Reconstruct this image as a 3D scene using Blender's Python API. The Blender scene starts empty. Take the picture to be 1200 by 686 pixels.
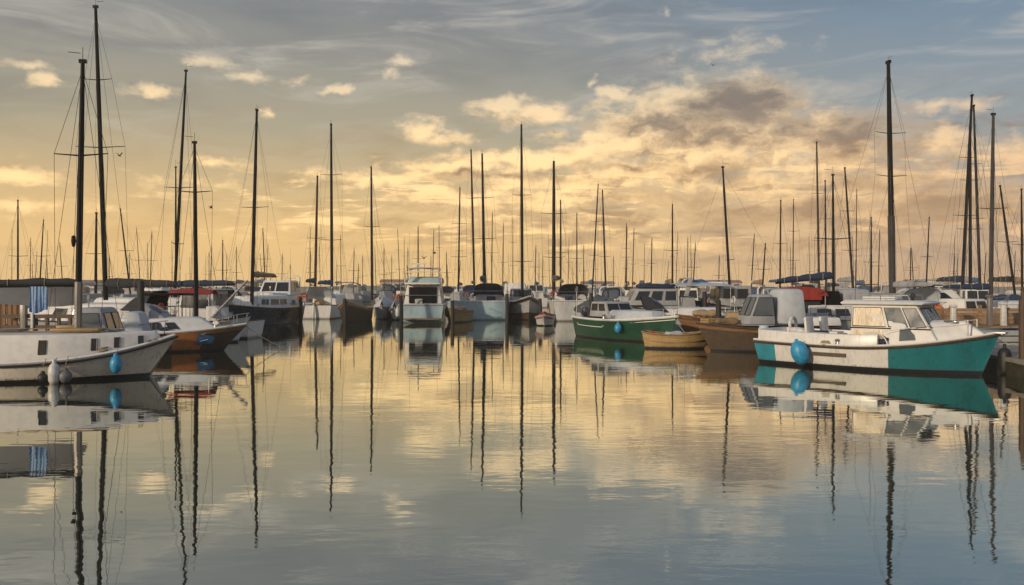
import bpy, bmesh, math, random
from mathutils import Vector, Matrix, noise
R = math.radians
rnd = random.Random(11)
SC = bpy.context.scene
COL = SC.collection

# ---------------------------------------------------------------- camera
F, CX, HZ, EYE = 942.0, 600.0, 336.0, 2.3      # focal length / horizon in photo pixels (1200 x 686), eye height in metres
cam = bpy.data.cameras.new('camera'); cam_o = bpy.data.objects.new('camera', cam); COL.objects.link(cam_o)
cam_o.location = (0, 0, EYE); cam_o.rotation_euler = (R(90), 0, 0)
cam.sensor_width = 36; cam.lens = F / 1200 * 36; cam.shift_y = (HZ - 343) / 1200
cam.clip_start = 0.1; cam.clip_end = 20000
SC.camera = cam_o

def at(px, py, y):
    return Vector(((px - CX) / F * y, y, EYE - (py - HZ) / F * y))
def dist(py):                                    # distance of a waterline seen at photo row py
    return EYE * F / (py - HZ)

# ---------------------------------------------------------------- node helpers
class NT:
    def __init__(s, tree): s.t = tree; s.n = tree.nodes; s.l = tree.links
    def new(s, typ, **kw):
        n = s.n.new(typ)
        for k, v in kw.items(): setattr(n, k, v)
        return n
    def put(s, sock, v):
        if hasattr(v, 'is_linked') or isinstance(v, bpy.types.NodeSocket): s.l.new(v, sock)
        elif v is not None: sock.default_value = v
    def m(s, op, a, b=None, c=None, clamp=False):
        n = s.new('ShaderNodeMath', operation=op, use_clamp=clamp)
        for i, v in enumerate((a, b, c)):
            if v is not None: s.put(n.inputs[i], v)
        return n.outputs[0]
    def v(s, op, a, b=None, out=0):
        n = s.new('ShaderNodeVectorMath', operation=op)
        s.put(n.inputs[0], a)
        if b is not None:
            if op == 'SCALE': s.put(n.inputs['Scale'], b)
            else: s.put(n.inputs[1], b)
        return n.outputs['Value'] if op in ('LENGTH', 'DOT_PRODUCT', 'DISTANCE') else n.outputs[0]
    def mix(s, fac, a, b, typ='RGBA', blend='MIX'):
        n = s.new('ShaderNodeMix', data_type=typ)
        if typ == 'RGBA': n.blend_type = blend
        i = {'RGBA': (0, 6, 7, 2), 'FLOAT': (0, 2, 3, 0), 'VECTOR': (0, 4, 5, 1)}[typ]
        s.put(n.inputs[i[0]], fac)
        for k, x in ((i[1], a), (i[2], b)):
            if isinstance(x, tuple) and typ == 'RGBA' and len(x) == 3: x = x + (1,)
            s.put(n.inputs[k], x)
        return n.outputs[i[3]]
    def noise(s, vec, scale, detail=4, rough=.5, dist=0, dims='3D', out='Fac'):
        n = s.new('ShaderNodeTexNoise', noise_dimensions=dims)
        s.put(n.inputs['Vector'], vec); n.inputs['Scale'].default_value = scale
        n.inputs['Detail'].default_value = detail; n.inputs['Roughness'].default_value = rough
        n.inputs['Distortion'].default_value = dist
        return n.outputs[out]
    def rng(s, v, a, b, c=0., d=1., smooth=True):
        n = s.new('ShaderNodeMapRange', interpolation_type='SMOOTHSTEP' if smooth else 'LINEAR')
        s.put(n.inputs[0], v)
        for i, x in enumerate((a, b, c, d)): s.put(n.inputs[i + 1], x)
        return n.outputs[0]
    def ramp(s, fac, stops, interp='LINEAR'):
        n = s.new('ShaderNodeValToRGB'); cr = n.color_ramp; cr.interpolation = interp
        while len(cr.elements) < len(stops): cr.elements.new(.5)
        for e, (p, c) in zip(cr.elements, stops):
            e.position = p; e.color = tuple(c[:3]) + (1,)
        s.put(n.inputs[0], fac); return n.outputs[0]

def lin(r, g, b):
    f = lambda c: (c / 255 / 12.92) if c <= 10 else ((c / 255 + .055) / 1.055) ** 2.4
    return (f(r), f(g), f(b))

# ---------------------------------------------------------------- sky (world): Nishita + veil of thin cloud + cumulus
SUN_AZ, SUN_EL = R(-134), R(14)                   # azimuth from +Y towards +X
world = bpy.data.worlds.new('World'); SC.world = world; world.use_nodes = True
W = NT(world.node_tree); W.n.clear()
sky = W.new('ShaderNodeTexSky', sky_type='NISHITA'); sky.sun_disc = False
sky.sun_elevation = SUN_EL; sky.sun_rotation = SUN_AZ % (2 * math.pi)
sky.air_density = 1.4; sky.dust_density = 3.0
tc = W.new('ShaderNodeTexCoord')
sep = W.new('ShaderNodeSeparateXYZ'); W.l.new(tc.outputs['Generated'], sep.inputs[0])
az = W.m('ARCTAN2', sep.outputs[0], sep.outputs[1])
el = W.m('ARCSINE', sep.outputs[2])
cmb = W.new('ShaderNodeCombineXYZ'); W.l.new(az, cmb.inputs[0]); W.l.new(el, cmb.inputs[1])
P = cmb.outputs[0]
def ang(px, py):
    a = math.atan((px - CX) / F); return a, math.atan((HZ - py) / F * math.cos(a))
# veil colours by elevation (position = elevation / 0.45 rad), warm side and cool side
eln = W.m('DIVIDE', el, .45, clamp=True)
k = lambda py: ang(600, py)[1] / .45
warm = W.ramp(eln, [(0, lin(248, 204, 132)), (k(290), lin(240, 196, 128)), (k(225), lin(204, 174, 126)), (k(160), lin(166, 154, 128)),
                    (k(90), lin(146, 141, 129)), (k(20), lin(126, 127, 127)), (1, lin(108, 118, 130))])
cool = W.ramp(eln, [(0, lin(210, 170, 132)), (k(290), lin(190, 158, 130)), (k(225), lin(158, 144, 132)), (k(160), lin(134, 140, 146)),
                    (k(90), lin(117, 132, 146)), (k(20), lin(97, 122, 146)), (1, lin(84, 110, 140))])
azf = W.rng(az, -.15, .62)
veil = W.mix(azf, warm, cool)
skyc = W.mix(1, sky.outputs[0], (.1, .1, .1), blend='MULTIPLY')
base = W.mix(.88, skyc, veil)
# unseen sky behind the camera, brightened pale and cool to light the boats
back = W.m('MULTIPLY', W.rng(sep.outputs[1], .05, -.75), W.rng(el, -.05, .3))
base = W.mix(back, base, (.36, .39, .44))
# high cirrus
cs = W.v('MULTIPLY', P, (2.2, 11., 1))
cir = W.noise(cs, 2.0, 6, .6, 1.2)
cirm = W.m('MULTIPLY', W.rng(cir, .47, .75), W.rng(el, .1, .26))
base = W.mix(W.m('MULTIPLY', cirm, .5), base, lin(198, 190, 178))
cird = W.m('MULTIPLY', W.rng(W.noise(W.v('ADD', cs, (7, 3, 0)), 1.3, 4, .55, .8), .45, .75), W.rng(el, .12, .2))
base = W.mix(W.m('MULTIPLY', cird, .42), base, lin(96, 102, 110))
# soft grey-brown stratus bands over the lower sky, heavier to the right
sb = W.noise(W.v('MULTIPLY', W.v('ADD', P, (1.3, .4, 0)), (1, 4.2, 1)), 8.5, 6, .6, .5)
sbm = W.m('MULTIPLY', W.m('MULTIPLY', W.rng(sb, .46, .68), W.rng(el, .0, .06)), W.m('MULTIPLY', W.rng(el, .24, .15), W.rng(az, -.45, .25, .25, 1.)))
base = W.mix(W.m('MULTIPLY', sbm, .85), base, W.mix(azf, lin(158, 128, 92), lin(128, 110, 100)))
BLOBS = [  # px, py, rx, ry, amp
 (800,138,105,44,1.15),(872,128,62,42,1.25),(742,162,62,34,1.1),(905,168,60,30,1.),(830,180,120,30,.95),(955,158,48,30,.9),(992,178,62,32,.8),
 (760,205,130,26,.85),(900,215,150,24,.8),(1010,215,110,24,.7),(690,215,90,20,.8),
 (628,136,58,17,.8),(590,128,45,13,.8),(655,156,40,11,.5),(496,150,36,15,.7),(520,160,34,10,.6),(540,196,90,13,.85),(618,186,110,15,1.),(690,178,60,20,.95),(570,238,120,12,.85),(640,235,90,14,.9),(610,212,70,14,.75),(455,206,90,11,.7),
 (470,72,20,9,.75),(455,81,14,9,.65),(716,105,18,10,.8),(698,98,11,7,.6),(395,102,17,7,.7),(178,104,34,9,.75),(52,95,28,9,.7),(38,79,34,7,.65),(248,75,40,7,.6),(292,88,28,7,.6),(349,91,22,6,.55),
 (770,14,9,8,.5),(313,130,16,7,.55),(15,210,48,11,.7),(18,240,50,10,.6),
 (1100,166,42,19,.85),(1170,172,48,14,.6),(1110,125,60,10,.45),(1085,208,70,18,.65),(870,58,70,16,.4),(1190,185,40,18,.7),(250,190,40,8,.4),(205,215,60,9,.35)]
DARK = [(868,126,84,38,1.2),(782,145,92,15,1.),(835,165,80,14,.8),(925,152,48,18,.9),(1000,160,76,28,1.),(560,203,80,9,.8),(905,250,170,24,.95),(790,232,110,14,.85),(1020,215,70,18,.8),(650,262,110,10,.6),(1120,240,120,28,.95),(960,285,170,14,.8),(740,262,120,10,.7),(520,245,90,8,.5),(730,195,70,10,.7),(1085,190,60,10,.6)]
def blobs(q, lst):
    acc = None
    for px, py, rx, ry, amp in lst:
        a, e = ang(px, py)
        d = W.v('LENGTH', W.v('MULTIPLY', W.v('SUBTRACT', q, (a, e, 0)), (F / rx, F / ry, 0)))
        x = W.m('MULTIPLY_ADD', d, -amp * .8, amp * .96)
        acc = x if acc is None else W.m('MAXIMUM', acc, x)
    return acc
def density(p, det=7, amp_=1.25):
    wv = W.noise(p, 17, 4, .6, out='Color')
    wv = W.v('MULTIPLY', W.v('SUBTRACT', wv, (.5, .5, .5)), (.075, .04, 0))
    q = W.v('ADD', p, wv)
    acc = blobs(q, BLOBS)
    acc = W.m('MAXIMUM', acc, -.4)
    fb = W.noise(W.v('MULTIPLY', p, (1, 2.1, 1)), 26, det, .62, .3)
    # loose low stratus, everywhere below about 12 degrees, thicker to the right
    low = W.noise(W.v('MULTIPLY', W.v('ADD', p, (3, 1, 0)), (1, 6.5, 1)), 7.5, det, .6, .5)
    lowm = W.m('MULTIPLY', W.rng(el, .012, .07), W.rng(el, .19, .11))
    lowm = W.m('MULTIPLY', lowm, W.rng(az, -.5, .12, .35, 1.))
    acc = W.m('MAXIMUM', acc, W.m('MULTIPLY_ADD', W.rng(low, .42, .62), W.m('MULTIPLY', lowm, 1.15), -.25))
    return W.m('MULTIPLY_ADD', W.m('SUBTRACT', fb, .5), amp_, acc)
D0 = density(P)
D1 = density(W.v('ADD', P, (-.012, .022, 0)), 3, .8)    # a step towards the light: how much cloud stands in its way
alpha = W.rng(D0, .02, .62)
wq = W.v('MULTIPLY', W.v('SUBTRACT', W.noise(P, 20, 5, .62, out='Color'), (.5, .5, .5)), (.10, .045, 0))
dk = W.rng(W.m('ADD', blobs(W.v('ADD', P, wq), DARK), W.m('MULTIPLY', W.m('SUBTRACT', W.noise(W.v('MULTIPLY', P, (1, 2.4, 1)), 24, 7, .66), .5), 1.35)), -.1, .78)
bn = W.noise(W.v('MULTIPLY', W.v('ADD', P, wq), (1, 2.6, 1)), 13, 5, .6, .4)
shade = W.m('MAXIMUM', W.m('MULTIPLY', W.rng(D1, .12, .9), W.rng(bn, .38, .64, .05, .9)), W.m('MULTIPLY', dk, W.rng(bn, .3, .62, .62, 1.)))
alpha = W.m('MAXIMUM', alpha, W.m('MULTIPLY', dk, .9))
warmc = W.ramp(eln, [(0, (1.05, .68, .28)), (k(200), (1.12, .76, .36)), (k(140), (.98, .70, .39)), (k(100), lin(228, 206, 170)), (1, lin(200, 194, 184))])
coolc = W.ramp(eln, [(0, lin(226, 182, 138)), (k(200), lin(234, 196, 150)), (k(120), lin(214, 192, 164)), (1, lin(190, 188, 186))])
litc = W.mix(W.rng(az, .12, .6), warmc, coolc)
darkc = W.ramp(eln, [(0, lin(182, 146, 104)), (k(200), lin(148, 120, 94)), (k(140), lin(124, 109, 97)), (1, lin(104, 100, 100))])
cloudc = W.mix(shade, litc, darkc)
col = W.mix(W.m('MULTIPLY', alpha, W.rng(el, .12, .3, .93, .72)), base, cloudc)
# below the horizon the world is dark sea
bg = W.new('ShaderNodeBackground'); bg.inputs['Strength'].default_value = .1
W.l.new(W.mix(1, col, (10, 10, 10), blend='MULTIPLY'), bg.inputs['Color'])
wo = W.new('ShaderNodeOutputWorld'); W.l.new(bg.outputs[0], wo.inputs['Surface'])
world.cycles.sampling_method = 'MANUAL'; world.cycles.sample_map_resolution = 512

sun = bpy.data.lights.new('sun', 'SUN'); sun.energy = 2.35; sun.angle = R(1.5); sun.color = (1, .80, .56)
sun_o = bpy.data.objects.new('sun', sun); COL.objects.link(sun_o)
sd = Vector((math.sin(SUN_AZ) * math.cos(SUN_EL), math.cos(SUN_AZ) * math.cos(SUN_EL), math.sin(SUN_EL)))
sun_o.rotation_euler = (-sd).to_track_quat('-Z', 'Y').to_euler()
vs = SC.view_settings; vs.view_transform = 'Standard'; vs.look = 'None'; vs.exposure = .3; vs.gamma = 1; vs.use_curve_mapping = False
SC.cycles.max_bounces = 6; SC.cycles.glossy_bounces = 4; SC.cycles.diffuse_bounces = 3; SC.cycles.transparent_max_bounces = 6
SC.cycles.volume_bounces = 0; SC.cycles.caustics_reflective = False; SC.cycles.caustics_refractive = False
try: SC.cycles.use_denoising = True
except Exception: pass

# ---------------------------------------------------------------- materials
MATS = {}
def mat(name, col, rough=.5, metal=0., var=.18, scale=6., bump=0., bscale=40., stain=None, streak=0., spec=.5, stretch=(1, 1, 1)):
    if name in MATS: return MATS[name]
    m = bpy.data.materials.new(name); m.use_nodes = True; MATS[name] = m
    t = NT(m.node_tree); t.n.clear()
    p = t.new('ShaderNodeBsdfPrincipled'); o = t.new('ShaderNodeOutputMaterial'); t.l.new(p.outputs[0], o.inputs[0])
    tcn = t.new('ShaderNodeTexCoord'); oc = t.v('MULTIPLY', tcn.outputs['Object'], stretch)
    n = t.noise(oc, scale, 6, .6)
    c2 = tuple(x * (1 - 2 * var) for x in col); c3 = tuple(min(.9, x * (1 + var)) for x in col)
    c = t.ramp(n, [(.25, c2), (.5, col), (.75, c3)])
    if streak:                                    # rain and rust runs down the sides
        sn = t.noise(t.v('MULTIPLY', tcn.outputs['Object'], (9, 9, .7)), 1.6, 5, .6)
        c = t.mix(t.m('MULTIPLY', t.rng(sn, .52, .74), streak), c, stain or (.16, .12, .07))
        sz = t.new('ShaderNodeSeparateXYZ'); t.l.new(tcn.outputs['Object'], sz.inputs[0])
        e = t.m('ADD', sz.outputs[2], t.m('MULTIPLY', t.m('SUBTRACT', sn, .5), .28))
        c = t.mix(t.rng(e, .16, .03, 0, .75), c, (.055, .05, .032))   # slime line above the water
    t.l.new(c, p.inputs['Base Color'])
    t.put(p.inputs['Roughness'], t.m('MULTIPLY_ADD', n, .3, rough - .15, clamp=True))
    p.inputs['Metallic'].default_value = metal; p.inputs['Specular IOR Level'].default_value = spec
    if bump:
        b = t.new('ShaderNodeBump'); b.inputs['Strength'].default_value = bump; b.inputs['Distance'].default_value = .02
        t.l.new(t.noise(oc, bscale, 5, .6), b.inputs['Height']); t.l.new(b.outputs[0], p.inputs['Normal'])
    return m
def stripes(name, cols, width, axis=0, rough=.8, soft=.02):
    m = bpy.data.materials.new(name); m.use_nodes = True
    t = NT(m.node_tree); p = t.n['Principled BSDF']; p.inputs['Roughness'].default_value = rough
    tcn = t.new('ShaderNodeTexCoord'); s = t.new('ShaderNodeSeparateXYZ'); t.l.new(tcn.outputs['Object'], s.inputs[0])
    x = t.m('FRACT', t.m('DIVIDE', s.outputs[axis], width))
    n = t.noise(tcn.outputs['Object'], 14, 4)
    c = t.mix(t.m('GREATER_THAN', x, .5), cols[0], cols[1])
    c = t.mix(t.rng(n, .4, .8, 0, .5), c, (.1, .09, .08))
    t.l.new(c, p.inputs['Base Color']); return m

WHITE = mat('gelcoat_white', (.66, .655, .64), .32, var=.06, scale=3, streak=.35)
CREAM = mat('gelcoat_cream', (.74, .69, .60), .34, var=.08, scale=2.5, streak=.5)
PALE = mat('gelcoat_pale_blue', (.34, .47, .53), .32, var=.1, scale=3, streak=.4)
GREYG = mat('gelcoat_grey', (.34, .35, .36), .4, var=.12, scale=3, streak=.45)
NAVY = mat('gelcoat_navy', (.012, .016, .028), .25, var=.2, scale=3, streak=.25)
TEAL = mat('gelcoat_teal', (.013, .150, .175), .3, var=.16, scale=2.2, streak=.5, stain=(.03, .07, .06))
CYAN = mat('gelcoat_cyan', (.03, .24, .32), .35, var=.15, scale=3, streak=.4)
GREEN = mat('hull_green', (.008, .055, .026), .35, var=.25, scale=3, streak=.45, stain=(.02, .03, .015))
BROWN = mat('hull_brown', (.20, .105, .045), .45, var=.22, scale=4, streak=.4, stretch=(.4, 1, 3))
DKBROWN = mat('hull_dark_brown', (.055, .035, .02), .5, var=.25, scale=4, streak=.3)
ORANGEB = mat('panel_orange', (.34, .13, .04), .5, var=.2, scale=5, streak=.35)
TAN = mat('hull_tan', (.36, .24, .10), .5, var=.2, scale=4, streak=.4, stretch=(.4, 1, 3))
BLACKHULL = mat('hull_black', (.012, .012, .013), .3, var=.3, streak=.3)
DECK = mat('deck_white', (.64, .635, .62), .55, var=.08, scale=5, bump=.15)
DECKG = mat('deck_grey', (.33, .33, .33), .6, var=.12, scale=5, bump=.15)
TEAK = mat('teak', (.27, .17, .085), .6, var=.25, scale=9, stretch=(.25, 4, 4), bump=.2)
DKWOOD = mat('dark_wood', (.075, .045, .025), .65, var=.35, scale=8, stretch=(.5, .5, .15), bump=.5, bscale=20)
WOOD = mat('weathered_wood', (.25, .16, .085), .7, var=.35, scale=8, stretch=(.5, .5, .2), bump=.4, bscale=20)
REDWOOD = mat('red_wood', (.20, .075, .03), .65, var=.35, scale=8, stretch=(.6, .6, .2), bump=.3)
BOTTOM = mat('antifouling', (.03, .014, .012), .8, var=.4, scale=6)
BOOT = mat('boot_stripe', (.012, .012, .014), .4, var=.2)
RUBBER = mat('black_rubber', (.013, .013, .014), .55, var=.25, scale=12)
MAST = mat('mast_dark', (.008, .0075, .008), .6, var=.3, scale=4, stretch=(1, 1, .3), spec=.15)
MASTB = mat('mast_brown', (.035, .022, .013), .6, var=.3, scale=4, stretch=(1, 1, .3), spec=.15)
MASTD = mat('mast_slate', (.045, .045, .048), .5, var=.3, scale=4, stretch=(1, 1, .3), spec=.2)
MASTG = mat('mast_grey', (.20, .19, .18), .4, metal=.3, var=.2, scale=4, stretch=(1, 1, .3))
WIRE = mat('rigging_wire', (.03, .028, .025), .5)
STEEL = mat('stainless', (.32, .32, .32), .38, metal=.8)
GLASS = mat('dark_glass', (.010, .012, .015), .16, var=.2, scale=2, spec=.6)
GLASSG = mat('grey_glass', (.09, .105, .12), .16, var=.2, scale=2, spec=.6)
CURTAIN = mat('window_curtain', (.60, .50, .36), .22, var=.2, spec=.8, scale=5, stretch=(6, 6, .5))
CGREY = mat('canvas_grey', (.30, .31, .34), .85, var=.12, scale=4, bump=.35, bscale=9)
CLIGHT = mat('canvas_light', (.44, .48, .52), .8, var=.1, scale=3, bump=.4, bscale=6)
CDARK = mat('canvas_dark', (.022, .024, .032), .85, var=.25, scale=5, bump=.5, bscale=10)
CNAVY = mat('canvas_navy', (.014, .030, .075), .85, var=.2, scale=5, bump=.5, bscale=10)
CBLUE = mat('canvas_blue', (.03, .11, .26), .85, var=.2, scale=5, bump=.5, bscale=10)
CRED = mat('canvas_red', (.30, .030, .020), .85, var=.2, scale=5, bump=.4, bscale=10)
AWN = mat('awning_white', (.76, .76, .76), .8, var=.06, scale=3, bump=.4, bscale=6)
CTAN = mat('canvas_tan', (.30, .22, .13), .85, var=.2, scale=5, bump=.4, bscale=10)
CWHITE = mat('canvas_white', (.62, .60, .57), .8, var=.08, scale=4, bump=.4, bscale=6)
FBLUE = mat('fender_blue', (.03, .27, .50), .42, var=.22, scale=10)
FWHITE = mat('fender_white', (.56, .55, .53), .42, var=.18, scale=10)
FRED = mat('fender_red', (.36, .035, .02), .45, var=.2, scale=8)
FORANGE = mat('float_orange', (.5, .13, .02), .5, var=.2)
ROPE = mat('rope', (.33, .27, .18), .9, var=.25, scale=30)
PLASTIC = mat('black_plastic', (.015, .015, .017), .4, var=.2)
TARRED = mat('tarred_wood', (.018, .014, .011), .7, var=.35, scale=8, bump=.5, bscale=20)
INTERIOR = mat('dark_interior', (.008, .008, .010), .9, var=.3, spec=.1)
CONC = mat('concrete', (.23, .21, .18), .85, var=.22, scale=2.2, bump=.5, bscale=12)
QUAY_SHADE = mat('stained_quay_shade', (.035, .030, .018), .7, var=.5, scale=5, bump=.6, bscale=9)  # quay face: its shadow put into the colour, mottled with stains
LEAF = mat('leaf', (.05, .09, .03), .6, var=.35, scale=14)
TREE = mat('tree_leaf', (.05, .07, .035), .7, var=.3, scale=3)
TERRA = mat('terracotta', (.30, .12, .06), .8)
BIRD = mat('bird_dark', (.03, .028, .027), .7)
STRIPED = stripes('striped_cloth', (lin(40, 92, 150), lin(150, 175, 205)), .085)
PLANK = stripes('planks', ((.27, .14, .06), (.12, .06, .03)), .17)
RAILS = stripes('louvre', ((.62, .6, .58), (.36, .36, .38)), .1, 2)
WALLM = mat('plaster', (.46, .40, .33), .85, var=.12, scale=1.5)
WALLW = mat('plaster_white', (.58, .55, .50), .85, var=.1, scale=1.5)
TILE = mat('roof_tile', (.26, .13, .08), .8, var=.25, scale=4)

# ---------------------------------------------------------------- mesh builder
class MB:
    def __init__(s): s.v = []; s.f = []; s.mi = []; s.c = 0
    def ring(s, pts): i = len(s.v); s.v += [tuple(p) for p in pts]; return list(range(i, i + len(pts)))
    def face(s, idx): s.f.append(tuple(idx)); s.mi.append(s.c)
    def loft(s, rings, closed=True, caps=True, mats=None):
        rs = [s.ring(r) for r in rings]; n = len(rs[0])
        for a, b in zip(rs, rs[1:]):
            for j in range(n if closed else n - 1):
                if mats: s.c = mats[j]
                k2 = (j + 1) % n
                s.face((a[j], a[k2], b[k2], b[j]))
        if caps:
            s.face(list(reversed(rs[0]))); s.face(rs[-1])
        return s
    def tube(s, pts, r, n=6, caps=True):
        pts = [Vector(p) for p in pts]; rr = r if isinstance(r, (list, tuple)) else [r] * len(pts)
        rings = []; up = None
        for i, p in enumerate(pts):
            d = (pts[min(i + 1, len(pts) - 1)] - pts[max(i - 1, 0)]).normalized()
            if up is None: up = Vector((0, 0, 1)) if abs(d.z) < .9 else Vector((1, 0, 0))
            a = d.cross(up)
            if a.length < 1e-4: a = d.cross(Vector((0, 1, 0)))
            a.normalize(); b = a.cross(d).normalized(); up = b
            rings.append([p + (a * math.cos(t) + b * math.sin(t)) * rr[i] for t in (2 * math.pi * q / n for q in range(n))])
        return s.loft(rings, True, caps)
    def box(s, c, d, rz=0, top=(1, 1), shift=(0, 0)):
        x, y, z = d[0] / 2, d[1] / 2, d[2] / 2; M = Matrix.Rotation(rz, 3, 'Z'); c = Vector(c)
        lo = [M @ Vector(p) + c for p in ((-x, -y, -z), (x, -y, -z), (x, y, -z), (-x, y, -z))]
        hi = [M @ Vector((p[0] * top[0] + shift[0], p[1] * top[1] + shift[1], z)) + c for p in ((-x, -y), (x, -y), (x, y), (-x, y))]
        return s.loft([lo, hi])
    def lathe(s, prof, c=(0, 0, 0), n=12, axis='z', squash=1.):
        rings = []
        for r, z in prof:
            ring = []
            for q in range(n):
                t = 2 * math.pi * q / n; a, b = r * math.cos(t), r * math.sin(t) * squash
                ring.append((c[0] + a, c[1] + b, c[2] + z) if axis == 'z' else (c[0] + z, c[1] + a, c[2] + b) if axis == 'x' else (c[0] + b, c[1] + z, c[2] + a))
            rings.append(ring)
        return s.loft(rings)
    def arch(s, rings, th=.02):                    # open canvas shell with thickness: each ring an open list of points
        out = []
        for r in rings:
            c = sum((Vector(p) for p in r), Vector()) / len(r)
            inner = [Vector(p) + (c - Vector(p)).normalized() * th for p in r]
            out.append([Vector(p) for p in r] + inner[::-1])
        return s.loft(out)
    def sheet(s, grid, th=.012):                   # grid of points [row][col] -> thin cloth / plate
        g = [[Vector(p) for p in r] for r in grid]; R_, C_ = len(g), len(g[0]); top = []; bot = []
        for i in range(R_):
            for j in range(C_):
                a = g[min(i + 1, R_ - 1)][j] - g[max(i - 1, 0)][j]; b = g[i][min(j + 1, C_ - 1)] - g[i][max(j - 1, 0)]
                nn = a.cross(b).normalized() * th / 2
                top.append(g[i][j] + nn); bot.append(g[i][j] - nn)
        t0 = s.ring(top); b0 = s.ring(bot); I = lambda L, i, j: L[i * C_ + j]
        for i in range(R_ - 1):
            for j in range(C_ - 1):
                s.face((I(t0, i, j), I(t0, i + 1, j), I(t0, i + 1, j + 1), I(t0, i, j + 1)))
                s.face((I(b0, i, j), I(b0, i, j + 1), I(b0, i + 1, j + 1), I(b0, i + 1, j)))
        edge = [(0, j) for j in range(C_)] + [(i, C_ - 1) for i in range(1, R_)] + [(R_ - 1, j) for j in range(C_ - 2, -1, -1)] + [(i, 0) for i in range(R_ - 2, 0, -1)]
        for (a, b), (c, d) in zip(edge, edge[1:] + edge[:1]):
            s.face((I(t0, a, b), I(t0, c, d), I(b0, c, d), I(b0, a, b)))
        return s
    def build(s, name, mats, parent=None, smooth=40, bevel=0, seg=2):
        me = bpy.data.meshes.new(name); me.from_pydata(s.v, [], s.f)
        for m in (mats if isinstance(mats, (list, tuple)) else [mats]): me.materials.append(m)
        me.polygons.foreach_set('material_index', s.mi)
        bm = bmesh.new(); bm.from_mesh(me)
        bmesh.ops.recalc_face_normals(bm, faces=bm.faces)
        if bevel:
            ed = [e for e in bm.edges if len(e.link_faces) == 2 and e.calc_face_angle(0) > R(35)]
            bmesh.ops.bevel(bm, geom=ed, offset=bevel, segments=seg, profile=.5, affect='EDGES', clamp_overlap=True)
        bm.to_mesh(me); bm.free()
        if smooth:
            me.polygons.foreach_set('use_smooth', [True] * len(me.polygons)); me.set_sharp_from_angle(angle=R(smooth))
        o = bpy.data.objects.new(name, me); COL.objects.link(o)
        if parent is not None: o.parent = parent
        return o

def thing(name, label, cat, loc=(0, 0, 0), rz=0, group=None):
    o = bpy.data.objects.new(name, None); COL.objects.link(o); o.empty_display_size = .2
    o.location = loc; o.rotation_euler = (0, 0, rz); o['label'] = label; o['category'] = cat
    if group: o['group'] = group
    return o
def tag(o, label, cat, group=None):
    o['label'] = label; o['category'] = cat
    if group: o['group'] = group
    return o

# ---------------------------------------------------------------- water
wm = bpy.data.materials.new('harbour_water'); wm.use_nodes = True; T = NT(wm.node_tree); T.n.clear()
tcn = T.new('ShaderNodeTexCoord'); oc = tcn.outputs['Object']
n1 = T.noise(T.v('MULTIPLY', oc, (.55, 1.25, 1)), 1.1, 3, .5)
n2 = T.noise(T.v('MULTIPLY', oc, (1.2, 3.2, 1)), 2.2, 3, .55)
n3 = T.noise(T.v('MULTIPLY', oc, (.05, .13, 1)), 1., 3, .5)          # patches of calm and of cat's-paws
h = T.m('ADD', T.m('MULTIPLY', n1, 1.), T.m('MULTIPLY', n2, T.rng(n3, .42, .66, .05, .5)))
bp = T.new('ShaderNodeBump'); bp.inputs['Strength'].default_value = .23; bp.inputs['Distance'].default_value = .02
T.l.new(h, bp.inputs['Height'])
gl = T.new('ShaderNodeBsdfGlossy'); gl.inputs['Color'].default_value = (.94, .95, .89, 1); gl.inputs['Roughness'].default_value = .010
T.l.new(bp.outputs[0], gl.inputs['Normal'])
df = T.new('ShaderNodeBsdfDiffuse'); df.inputs['Color'].default_value = (.022, .034, .028, 1)
fr = T.new('ShaderNodeFresnel'); fr.inputs[0].default_value = 1.33; T.l.new(bp.outputs[0], fr.inputs['Normal'])
fac = T.m('MULTIPLY_ADD', T.m('POWER', fr.outputs[0], .38), .58, .38, clamp=True)
ms = T.new('ShaderNodeMixShader'); T.l.new(fac, ms.inputs[0]); T.l.new(df.outputs[0], ms.inputs[1]); T.l.new(gl.outputs[0], ms.inputs[2])
ow = T.new('ShaderNodeOutputMaterial'); T.l.new(ms.outputs[0], ow.inputs[0])
mb = MB(); mb.face(mb.ring([(-560, -60, 0), (560, -60, 0), (560, 470, 0), (-560, 470, 0)]))
wat = mb.build('water', wm, smooth=0); wat['kind'] = 'structure'

# ---------------------------------------------------------------- evening haze over the harbour
hz_m = bpy.data.materials.new('evening_haze'); hz_m.use_nodes = True; T = NT(hz_m.node_tree); T.n.clear()
pv = T.new('ShaderNodeVolumePrincipled'); pv.inputs['Color'].default_value = (.95, .90, .82, 1); pv.inputs['Density'].default_value = .0008; pv.inputs['Anisotropy'].default_value = .0
ho = T.new('ShaderNodeOutputMaterial'); T.l.new(pv.outputs[0], ho.inputs['Volume'])
mb = MB(); mb.box((0, 205, 8.75), (1130, 536, 19.5)); hz = mb.build('haze', hz_m, None, 0); hz['kind'] = 'stuff'

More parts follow.
